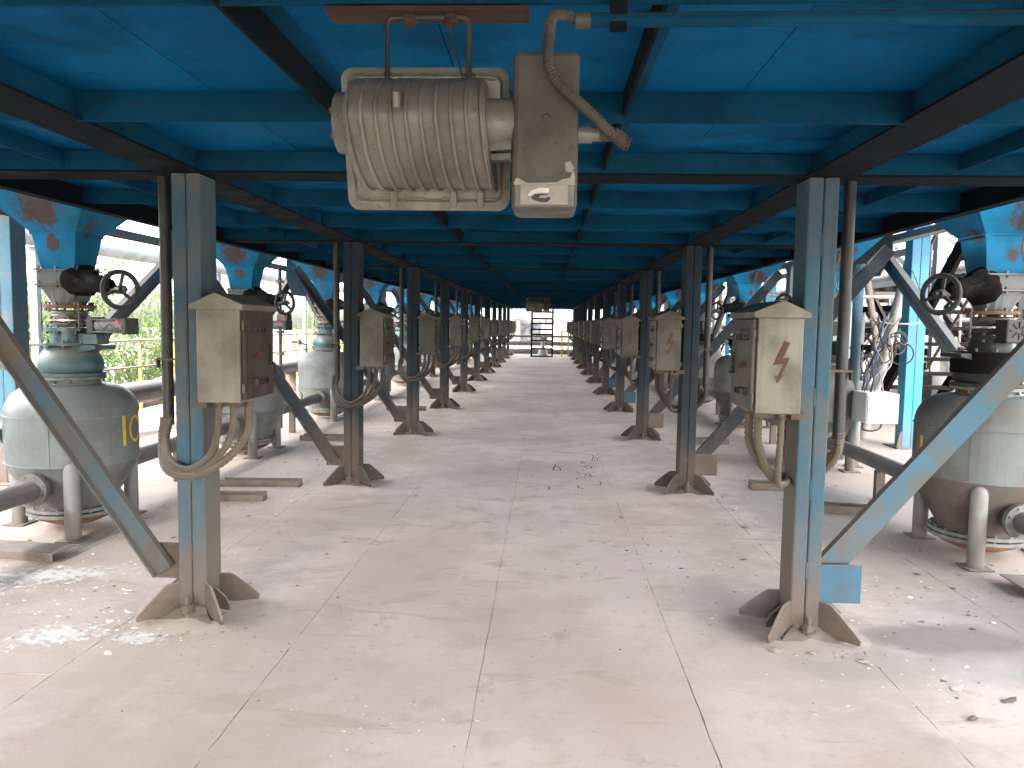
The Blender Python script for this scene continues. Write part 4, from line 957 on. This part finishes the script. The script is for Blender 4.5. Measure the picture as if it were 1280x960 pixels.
tl = [(-12.5, 10.5, 8.4, 2.6), (-13.6, 13.6, 9.0, 2.8), (-12.4, 16.8, 8.2, 2.6), (-14, 20.5, 9.1, 3), (-13, 25, 8.8, 3), (-14.5, 30.5, 9.2, 3.2), (-16, 38, 9.4, 3.4), (-13.5, 46, 9, 3.2),
      (-16.5, 17, 9.6, 3.2), (-17.5, 23.5, 9.8, 3.4), (-12.8, 8.0, 8.0, 2.5), (-17, 12.5, 9.4, 3.2)]
TORD = sorted(range(12), key=lambda i: tl[i][1]); TLAB = {}
for n, i in enumerate(TORD):
    TLAB[i] = f"{'pale' if i % 2 else 'yellowish'} green feathery tree beyond the handrail, {(ORD+['twelfth'])[n]} from the floodlight end"
for i, (x, y, h, w) in enumerate(tl):
    tree(x, y, h, w, 30+i, TLAB[i], 'leaf_a' if i % 2 else 'leaf_b')

# ------------------------------------------------------------------ staircase and yard on the right
t = empty('staircase', (0, 0, 0), 'dark steel staircase with open treads rising beside the bright blue column', 'staircase')
sx, wd = 5.36, .95
def stair_pt(u): return Vector((0, 12.9-3.7*u, 3.7*u))
for x in (sx, sx+wd):
    MB().rect(Vector((x, 12.9, .03)), Vector((x, 9.2, 3.73)), .06, .20).build('stringer', 'stair_dark', t)
for i in range(1, 16):
    p = stair_pt(i/16); MB().box(sx+.035, sx+wd-.035, p.y-.13, p.y+.13, p.z-.026, p.z+.026).build('tread', 'stair_dark', t)
for x in (sx, sx+wd):
    MB().tube([Vector((x, 12.9, .95)), Vector((x, 9.2, 4.65))], .024, 8).build('handrail', 'outer_brown', t)
    for i in range(0, 17, 4):
        p = stair_pt(i/16); MB().cyl((x, p.y, p.z), (x, p.y, p.z+.95), .022, 8).build('rail_post', 'outer_brown', t)
def pipe_rack(x, y0, n, step, lab, w=1.6):
    t = empty('pipe_rack', (x, y0, 0), lab, 'pipe rack')
    for i in range(n):
        y = i*step
        for q in (0, w):
            MB().rect((q, y, .002), (q, y, 4.6), .16, .16, (0, 1, 0)).build('post', 'outer_grey', t)
            if i < n-1:
                a = Vector((q, y+.1, .3)); b = Vector((q, y+step-.1, 2.5))
                if i % 2: a.z, b.z = b.z, a.z
                MB().chan(a, b, .12, .06, .01, (1, 0, 0), 1).build('diagonal', 'stair_dark', t)
                a = Vector((q, y+.1, 2.7)); b = Vector((q, y+step-.1, 4.4))
                MB().chan(a, b, .12, .06, .01, (1, 0, 0), 1).build('diagonal', 'outer_grey', t)
        for z in (1.55, 2.6, 4.5): MB().rect((.081, y, z), (w-.081, y, z), .10, .14).build('cross_beam', 'stair_dark', t)
    L_ = (n-1)*step
    for q in (0, w):
        for z in (2.6, 4.5): MB().rect((q-.0, .081, z), (q, L_-.081, z), .12, .12).build('side_beam', 'outer_grey', t)
    for q, z, r, mt in ((.35, 2.80, .12, 'rail_grey'), (.75, 2.77, .09, 'pipe_dusty'), (1.15, 2.82, .14, 'duct_grey'), (.5, 1.72, .09, 'pipe_dark'), (1.0, 1.74, .11, 'outer_grey')):
        MB().cyl((q, -.3, z), (q, L_+.3, z), r, 16).build('pipe', mt, t)
for i, y in enumerate((13.6, 17.6, 21.6, 25.6)):
    o = empty('steel_trestle', (6.75, y, 0), f'dark cross-braced steel trestle past the staircase, {ORD[i]} from the floodlight', 'trestle', 'dark trestles past the staircase')
    for q in (0, 3.2): MB().rect((0, q, .002), (0, q, 4.4), .15, .15, (0, 1, 0)).build('post', 'outer_blue' if i % 2 else 'outer_grey', o)
    MB().chan((-.08, .09, .35), (-.08, 3.11, 2.9), .13, .06, .01, (1, 0, 0), -1).build('diagonal', 'stair_dark', o)
    MB().chan((.08, 3.11, .35), (.08, .09, 2.9), .13, .06, .01, (1, 0, 0), 1).build('diagonal', 'outer_grey', o)
    for z in (1.2, 2.0, 3.05): MB().rect((0, .08, z), (0, 3.12, z), .10, .12).build('rail', 'stair_dark' if z < 3 else 'outer_brown', o)
pipe_rack(7.6, 12.5, 7, 3.6, 'grey pipe rack with dark diagonals beyond the staircase')
pipe_rack(10.6, 11.0, 8, 4.2, 'second pipe rack farther out beyond the staircase')
t = empty('walkway_railing', (7.1, 0, 0), 'yellow posted railing beyond the staircase', 'railing')
for i in range(14): y = 10+1.5*i; MB().cyl((0, y, -.002), (0, y, 1.15), .03, 8).build('post', 'yellow', t)
for z in (.6, 1.15): MB().cyl((0, 9.9, z), (0, 29.6, z), .022, 8).build('rail', 'outer_brown', t)

t = empty('junction_box', (3.36, 8.4, 0), 'white junction box on a teal post beside staircase-side tanks', 'junction box')
MB().cyl((.06, .20, .002), (.06, .20, 2.3), .052, 16).build('post', 'column_blue', t)
MB().box(-.03, .15, .10, .30, .001, .012).build('foot_plate', 'foot_dusty', t)
MB().box(.02, .36, -.25, .14, .60, .92, .006).build('case', 'box_white', t)
MB().box(.035, .345, -.262, -.2505, .615, .905, .003).build('lid', 'box_white', t)
rn = random.Random(4)
for i in range(8):
    p0 = Vector((.06+rn.uniform(0, .24), -.05+rn.uniform(-.08, .08), .925)); p = [p0]
    for j in range(1, 6): p.append(p0+Vector((rn.uniform(-.07, .07)+.02*j, rn.uniform(-.06, .06), .16*j+rn.uniform(-.03, .03))))
    MB().tube(bez(p, 6), rn.choice((.006, .009, .007)), 6).build('cable', ['wire_black', 'wire_grey', 'wire_black', 'wire_blue'][i % 4], t)
for i in range(5):
    c = Vector((.30+rn.uniform(-.06, .18), -.06+rn.uniform(-.05, .05), 1.42+rn.uniform(-.1, .1))); ra = rn.uniform(.06, .12)
    ax = Vector((rn.gauss(0, .4), 1, rn.gauss(0, .4))).normalized(); a, b, d = frame(ax)
    MB().tube([c+(a*math.cos(q)+b*math.sin(q))*ra for q in [2*math.pi*k/18 for k in range(18)]], .008, 6, closed=True).build('cable_coil', 'wire_black', t)
MB().tube(bez([(.10, -.02, .60), (.08, -.05, .52), (.16, -.08, .50), (.26, -.05, .53), (.3, 0, .6)], 6), .010, 6).build('cable_tail', 'wire_black', t)
MB().tube(bez([(.1, 0, 1.70), (.35, .05, 1.66), (.8, .3, 1.68), (1.3, 1.2, 1.85), (1.45, 2.0, 2.4)], 8), .010, 6).build('slack_cable', 'wire_grey', t)

for i, (x0, y0, z0, x1, y1, z1, r, mt, lab) in enumerate((
        (4.62, 11.2, 0.02, 5.35, 10.9, 4.2, .07, 'rail_grey', 'pale leaning pipe beside the bright blue column'),
        (6.4, 14.5, 0.02, 5.4, 14.2, 4.5, .06, 'outer_brown', 'brown leaning strut behind the staircase'),
        (6.6, 16.5, 0.02, 8.3, 16.5, 4.6, .07, 'outer_grey', 'grey leaning strut behind the yellow railing'))):
    o = MB().cyl((x0, y0, z0), (x1, y1, z1), r, 14).build('strut', mt); tag(o, lab, 'strut')
o = MB().box(4.36, 4.50, 12.0, 12.12, 1.15, 3.3, .004).build('cable_tray', 'white_paint'); tag(o, 'white upright cable tray hanging behind the staircase-side cabinets', 'cable tray')
o = MB().cyl((3.5, 12.6, 2.12), (8.5, 12.9, 2.10), .028, 10).build('cross_pipe', 'rail_grey'); tag(o, 'thin horizontal pipe crossing behind the bright blue column', 'pipe')
for i in range(4):
    t = empty('valve_riser', (4.55, 13.6+3.355*i, 0), f'upright pipe with valve collars, {ORD[i]} behind the staircase-side tanks past the staircase', 'pipe')
    MB().cyl((0, 0, .002), (0, 0, 3.2), .05, 12).build('pipe', 'rail_grey', t)
    for z in (2.25, 2.05, 1.6, 1.2): MB().cyl((0, 0, z-.025), (0, 0, z+.025), .10, 12).build('collar', 'flange_rust' if z > 2.1 else 'flange_grey', t)

# buildings over the yard
def building(x0, x1, y0, y1, z1, lab, faces, mat='white_wall', nw=(5, 3)):
    t = empty('plant_building', ((x0+x1)/2, (y0+y1)/2, -6), lab, 'building')
    ox, oy = (x0+x1)/2, (y0+y1)/2; hx, hy = (x1-x0)/2, (y1-y0)/2; H = z1+6
    w = MB().box(-hx, hx, -hy, hy, 0, H).build('wall', mat, t)
    MB().box(-hx-.15, hx+.15, -hy-.15, hy+.15, H+.002, H+.3).build('roof', 'duct_grey', t)
    for f in faces:
        for i in range(nw[0]):
            for j in range(nw[1]):
                z = 3+j*(H-3)/nw[1]+.4; hgt = min(1.3, (H-3)/nw[1]*.5)
                if f == 'x0':
                    y = -hy+(i+.5)*2*hy/nw[0]; p = MB().box(-hx-.05, -hx+.02, y-.75, y+.75, z, z+hgt); q = MB().box(-hx-.07, -hx-.051, y-.03, y+.03, z, z+hgt).box(-hx-.07, -hx-.051, y-.75, y+.75, z+hgt*.5-.03, z+hgt*.5+.03)
                else:
                    x = -hx+(i+.5)*2*hx/nw[0]; p = MB().box(x-.75, x+.75, -hy-.05, -hy+.02, z, z+hgt); q = MB().box(x-.03, x+.03, -hy-.07, -hy-.051, z, z+hgt).box(x-.75, x+.75, -hy-.07, -hy-.051, z+hgt*.5-.03, z+hgt*.5+.03)
                wn = p.build('window', 'window_dark', t); q.build('window_bar', 'white_wall', wn)
    return t
building(-16, -7.9, -14, 1.5, 4.5, 'grey light-blocking building added out of view beside the platform by the handrail', (), 'duct_grey')  # unseen building added to block low light from the left
building(30, 42, 18, 80, 7, 'white plant building with barred windows beyond the staircase', ('x0', 'y0'), nw=(9, 6))
t = empty('large_duct', (11, 20, -6), 'large grey duct lying beyond the staircase yard', 'duct')
MB().cyl((-1.5, -8, 6.9), (6, 14, 6.9), .95, 32).build('duct', 'duct_grey', t)
for u in (.1, .4, .7, 1.0):
    x, y = -1.5+7.5*u, -8+22*u; MB().box(x-.2, x+.2, y-.2, y+.2, 0, 6.0).build('support_leg', 'outer_grey', t)
o = MB().box(6.2, 11.5, 12.5, 12.9, .002, .9, .02).build('parapet', 'white_wall'); tag(o, 'low white parapet wall behind the staircase', 'parapet')

# ------------------------------------------------------------------ far end of the aisle
t = empty('storage_rack', (-.2, 36.6, 0), 'dark open steel rack with rungs standing at the aisle end', 'rack')
for x in (-.5, .5):
    for y in (0, .35): MB().box(x-.04, x+.04, y-.04, y+.04, .001, 2.3).build('upright', 'stair_dark', t)
for z in (.03, .4, .78, 1.08, 1.32, 1.6, 1.84, 2.15):
    MB().box(-.459, .459, -.02, .02, z-.04, z+.04).build('rung', 'stair_dark', t)
    if z in (1.08, 1.84): MB().box(-.47, .47, .021, .33, z-.02, z-.005).build('shelf', 'stair_dark', t)
MB().cyl((0, .6, .001), (0, .6, .35), .30, 14, .18).cyl((0, .6, .35), (0, .6, .8), .10, 12).cyl((0, .6, .8), (0, .6, .95), .22, 14).build('white_pump', 'white_paint')
tag(bpy.data.objects['white_pump'], 'small white pump on the floor behind the dark rack', 'pump'); bpy.data.objects['white_pump'].location = (-.15, 36.9, 0)
t = empty('step_stool', (.92, 37.0, 0), 'yellow step stand at the aisle end beside the dark rack', 'step stand')
for x in (-.16, .16):
    MB().box(x-.03, x+.03, -.03, .03, .001, 1.25).build('leg', 'yellow', t); MB().box(x-.03, x+.03, .4, .46, .001, 1.25).build('leg', 'yellow', t)
for z in (.4, .8, 1.22): MB().box(-.2, .2, -.05, .48, z, z+.04).build('step', 'yellow', t)
for z, r, y, mt, lab in ((.16, .14, 39.6, 'pipe_dusty', 'grey pipe lying low across the aisle end'), (.55, .11, 40.2, 'pipe_dusty', 'higher grey pipe crossing the aisle end'), (.92, .06, 40.6, 'scrap_rusty', 'thin rusty pipe crossing the aisle end')):
    t = empty('end_pipe', (0, y, 0), lab, 'pipe'); MB().cyl((-3, 0, z), (3, 0, z), r, 16).build('pipe', mt, t)
    for x in (-2, 2): MB().box(x-.05, x+.05, -.05, .05, .001, z-r+.01).build('stand', 'foot_dusty', t)
t = empty('white_silo', (-3.7, 47, 0), 'white cylindrical silo seen through the open aisle end', 'silo')
MB().lathe([(1.55, .001), (1.55, 6), (.3, 7)], seg=40).build('shell', 'white_paint', t)
MB().lathe([(1.57, 2.0), (1.6, 2.03), (1.57, 2.06)], seg=40).build('band', 'white_paint', t)
MB().box(1.65, 1.75, -1.8, -1.7, 0, 3).build('ladder_rail', 'outer_grey', t)
t = empty('end_wall', (0, 52, 0), 'pale panelled wall closing the view beyond the aisle', 'wall')
for i in range(8):
    MB().box(-8+i*2+.01, -6+i*2-.01, 0, .2, .001, 5).build('panel', 'white_wall', t)
for x in (-1.9, -.2, 1.6): MB().box(x-.09, x+.09, -.25, -.03, .001, 5).build('post', 'duct_grey', t)
for z in (1.9, 3.3): MB().box(-8, 8, -.36, -.26, z, z+.12).build('girt', 'duct_grey', t)
MB().box(-1.7, -.4, -.1, -.01, .4, 1.6).build('doorway', 'window_dark', t)

# ------------------------------------------------------------------ scrap, litter and marks on the floor
def scrap(x, y, rot, kind, lab, lx, ly, h):
    t = empty('scrap_plate' if kind == 'plate' else 'scrap_channel', (x, y, .002), lab, 'scrap steel'); t.rotation_euler.z = R(rot)
    if kind == 'plate':
        m = MB(); m.prism([(-lx/2, 0), (lx/2*.9, .0), (lx/2, .0), (lx/2, h), (-lx/2*.95, h)], (0, -ly/2, 0), (1, 0, 0), (0, 0, 1), .008); m.box(-lx/2, lx/2, -ly/2+.005, ly/2, h-.008, h); m.build('sheet', 'scrap_rusty', t, .002)
    else:
        MB().chan((-lx/2, 0, 0), (lx/2, 0, 0), ly, h, .008, (0, 0, 1), 1).build('section', 'scrap_rusty', t)
scrap(-3.48, 4.86, -6, 'plate', 'flat bent steel plate lying in front of the tank marked 10', .62, .22, .055)
scrap(-2.75, 6.55, 8, 'channel', 'short rusty channel lying between the first two tree-side tanks', .55, .16, .06)
scrap(-2.72, 7.15, 4, 'channel', 'rusty channel offcut beyond the shorter one, by the second tree-side tank', .75, .14, .06)
scrap(-2.85, 10.0, 0, 'channel', 'rusty channel lying past the second tree-side tank', .8, .18, .07)
scrap(2.62, 6.65, -12, 'channel', 'rusty channel lying beside the first staircase-side tank', .5, .16, .07)
scrap(2.35, 7.55, -4, 'channel', 'rusty channel lying between first two staircase-side tanks', .6, .18, .07)
scrap(3.22, 4.72, -3, 'plate', 'curled steel sheet lying in front of the rusty-coned tank', .62, .32, .05)
scrap(2.2, 10.4, 6, 'channel', 'rusty channel near the second staircase-side tank', .6, .15, .08)
scrap(-2.5, 13.6, 3, 'channel', 'rusty channel near the third tree-side tank', .7, .18, .07)

def litter(name, mat, spots, seed, lab, cat):
    rn = random.Random(seed); vs = []; fs = []
    for (x, y, sx_, sy_, n, lo, hi) in spots:
        for i in range(n):
            px, py = rn.gauss(x, sx_), rn.gauss(y, sy_); k = rn.randint(4, 6); r = rn.uniform(lo, hi)*(1 if rn.random() < .85 else 1.8); z = .0015; tz = rn.uniform(.0, .35)*r; ph = rn.uniform(0, 6.28)
            o = len(vs); st = rn.uniform(.45, 1)
            for j in range(k):
                a = ph+2*math.pi*j/k; q = r*rn.uniform(.6, 1.2); vs.append((px+q*math.cos(a), py+q*st*math.sin(a), z+tz*(.5+.5*math.cos(a-ph))+rn.uniform(0, .1)*r))
            vs.append((px, py, z+tz*.6+r*.25)); fs += [(o+j, o+(j+1) % k, o+k) for j in range(k)]
    me = bpy.data.meshes.new(name); me.from_pydata(vs, [], fs); me.materials.append(MATS[mat]); o = bpy.data.objects.new(name, me); COL.objects.link(o)
    tag(o, lab, cat, kind='stuff')
litter('paint_flakes', 'flake_white', [(-2.35, 3.65, .32, .16, 55, .004, .014), (-2.7, 4.1, .35, .3, 40, .004, .013), (-3.1, 4.4, .4, .3, 45, .005, .016), (-1.9, 3.62, .2, .08, 26, .003, .008), (-1.2, 4.6, .25, .4, 14, .003, .008),
    (1.9, 3.35, .35, .2, 26, .003, .012), (1.95, 4.4, .5, .45, 40, .003, .011), (1.1, 3.9, .3, .5, 26, .003, .007), (-.62, 2.95, .12, .12, 22, .003, .008), (-.9, 2.85, .2, .12, 10, .003, .007), (2.6, 4.7, .4, .3, 16, .004, .014), (1.2, 5.8, .3, 1, 18, .003, .009), (-2.5, 6.5, .5, 1.2, 40, .004, .014), (-2.6, 10, .6, 2, 50, .005, .016), (2.4, 8, .6, 2, 40, .005, .016), (0, 9, 1.2, 4, 20, .004, .009)], 5,
    'white paint flakes scattered over the dusty floor', 'litter')
litter('dirt_crumbs', 'flake_dark', [(0, 6, 1.6, 2.5, 150, .003, .010), (-2.7, 5, .6, .8, 70, .004, .014), (2.2, 4.2, .6, .5, 90, .003, .012), (2.3, 6.5, .6, 1.2, 110, .005, .020), (-2.6, 8.5, .5, 2.2, 110, .005, .020), (0, 14, 1.6, 5, 150, .006, .016), (.9, 5.6, .4, .7, 50, .004, .013), (-.9, 3.3, .6, .5, 36, .003, .008)], 6,
    'dark rust crumbs and grit scattered over the dusty floor', 'litter')
litter('dust_clods', 'dust_mound', [(-1.88, 3.72, .16, .05, 40, .006, .018), (1.37, 3.72, .16, .05, 40, .006, .018), (-3.2, 4.9, .5, .3, 40, .006, .02), (2.8, 4.9, .5, .3, 40, .006, .02), (-2.3, 3.75, .25, .15, 40, .005, .016)], 8,
    'clods of caked dust round the column feet', 'litter')
# loose chips that stand out singly
rn = random.Random(12)
for i, (x, y, r, mt, lab) in enumerate(((-2.23, 3.93, .030, 'flake_white', 'curled white paint chip on the floor beside the first tree-side foot'), (-2.42, 4.25, .034, 'flake_white', 'folded white scrap farther out from the first tree-side foot'),
        (1.86, 3.37, .030, 'flake_white', 'bright crumpled white chip near the dark oil stain'), (2.03, 3.27, .032, 'scrap_rusty', 'triangular grey flake in front of the dark oil stain'),
        (1.78, 3.10, .024, 'scrap_rusty', 'round rusty lump in front of the oil stain'), (2.38, 3.05, .03, 'scrap_rusty', 'long curled rusty flake beyond the round lump'), (2.3, 3.55, .035, 'flake_white', 'pale curled flake at the edge of the oil stain'),
        (-2.05, 3.42, .020, 'flake_white', 'small thick white chip before the first tree-side foot'), (1.62, 6.05, .035, 'scrap_rusty', 'dark rusty flake beside the second staircase-side foot'))):
    k = 7; m = MB(); ph = rn.uniform(0, 6); vs = []
    for j in range(k):
        a = ph+2*math.pi*j/k; q = r*rn.uniform(.65, 1.15); vs.append((q*math.cos(a), q*.6*math.sin(a), .003+r*.5*max(0, math.cos(a-ph))**2))
    vs2 = [(x_, y_, z_+.004) for x_, y_, z_ in vs]
    m.add(vs+vs2+[(0, 0, .001), (0, 0, .009)], [(j, (j+1) % k, k+(j+1) % k, k+j) for j in range(k)]+[(2*k, (j+1) % k, j) for j in range(k)]+[(2*k+1, k+j, k+(j+1) % k) for j in range(k)])
    o = m.build('paint_chip' if mt == 'flake_white' else 'rust_flake', mt); o.location = (x, y, 0); tag(o, lab, 'chip')
# finger-drawn characters in the dust
# strokes as (x, y) on the floor
S = [[(0.104, 8.25), (0.121, 8.486), (0.149, 8.52), (0.175, 8.404), (0.184, 8.243), (0.145, 8.238), (0.106, 8.244)], [(0.128, 8.641), (0.138, 8.507)], [(0.505, 9.327), (0.577, 9.301), (0.599, 9.163), (0.567, 8.921), (0.618, 8.895), (0.639, 9.031), (0.609, 9.129)], [(0.423, 8.741), (0.467, 8.811), (0.496, 8.802)], [(0.432, 8.806), (0.449, 8.682), (0.474, 8.716)], [(0.465, 8.53), (0.501, 8.577), (0.536, 8.496), (0.514, 8.399), (0.471, 8.441), (0.453, 8.51)], [(0.429, 8.377), (0.443, 8.309)], [(0.352, 8.224), (0.38, 8.116), (0.399, 8.064)], [(0.432, 8.095), (0.489, 8.157), (0.499, 8.049), (0.509, 7.944)], [(0.424, 7.933), (0.462, 8.044), (0.494, 7.968)], [(0.34, 7.794), (0.369, 7.875), (0.474, 7.887)], [(0.523, 8.189), (0.566, 8.177)], [(0.339, 7.501), (0.348, 7.364)], [(0.474, 7.531), (0.564, 7.542), (0.579, 7.673), (0.558, 7.745)], [(0.06, 7.399), (0.055, 7.285), (0.035, 7.261)], [(0.386, 7.391), (0.377, 7.322)]]
t = empty('dust_writing', (0, 0, 0), 'dark finger-drawn characters scrawled in the dust of the aisle', 'writing')
for st in S:
    pts = bez([(x, y, .0022) for x, y in st], 5); vs = []
    for i, p in enumerate(pts):
        d = (pts[min(i+1, len(pts)-1)]-pts[max(i-1, 0)]).normalized(); n = Vector((-d.y, d.x, 0))*.008*(.6+.9*abs(mnoise.noise(p*14)))
        vs += [p+n, p-n]
    MB().add(vs, [(2*i, 2*i+1, 2*i+3, 2*i+2) for i in range(len(pts)-1)]).build('stroke', 'scribble', t)
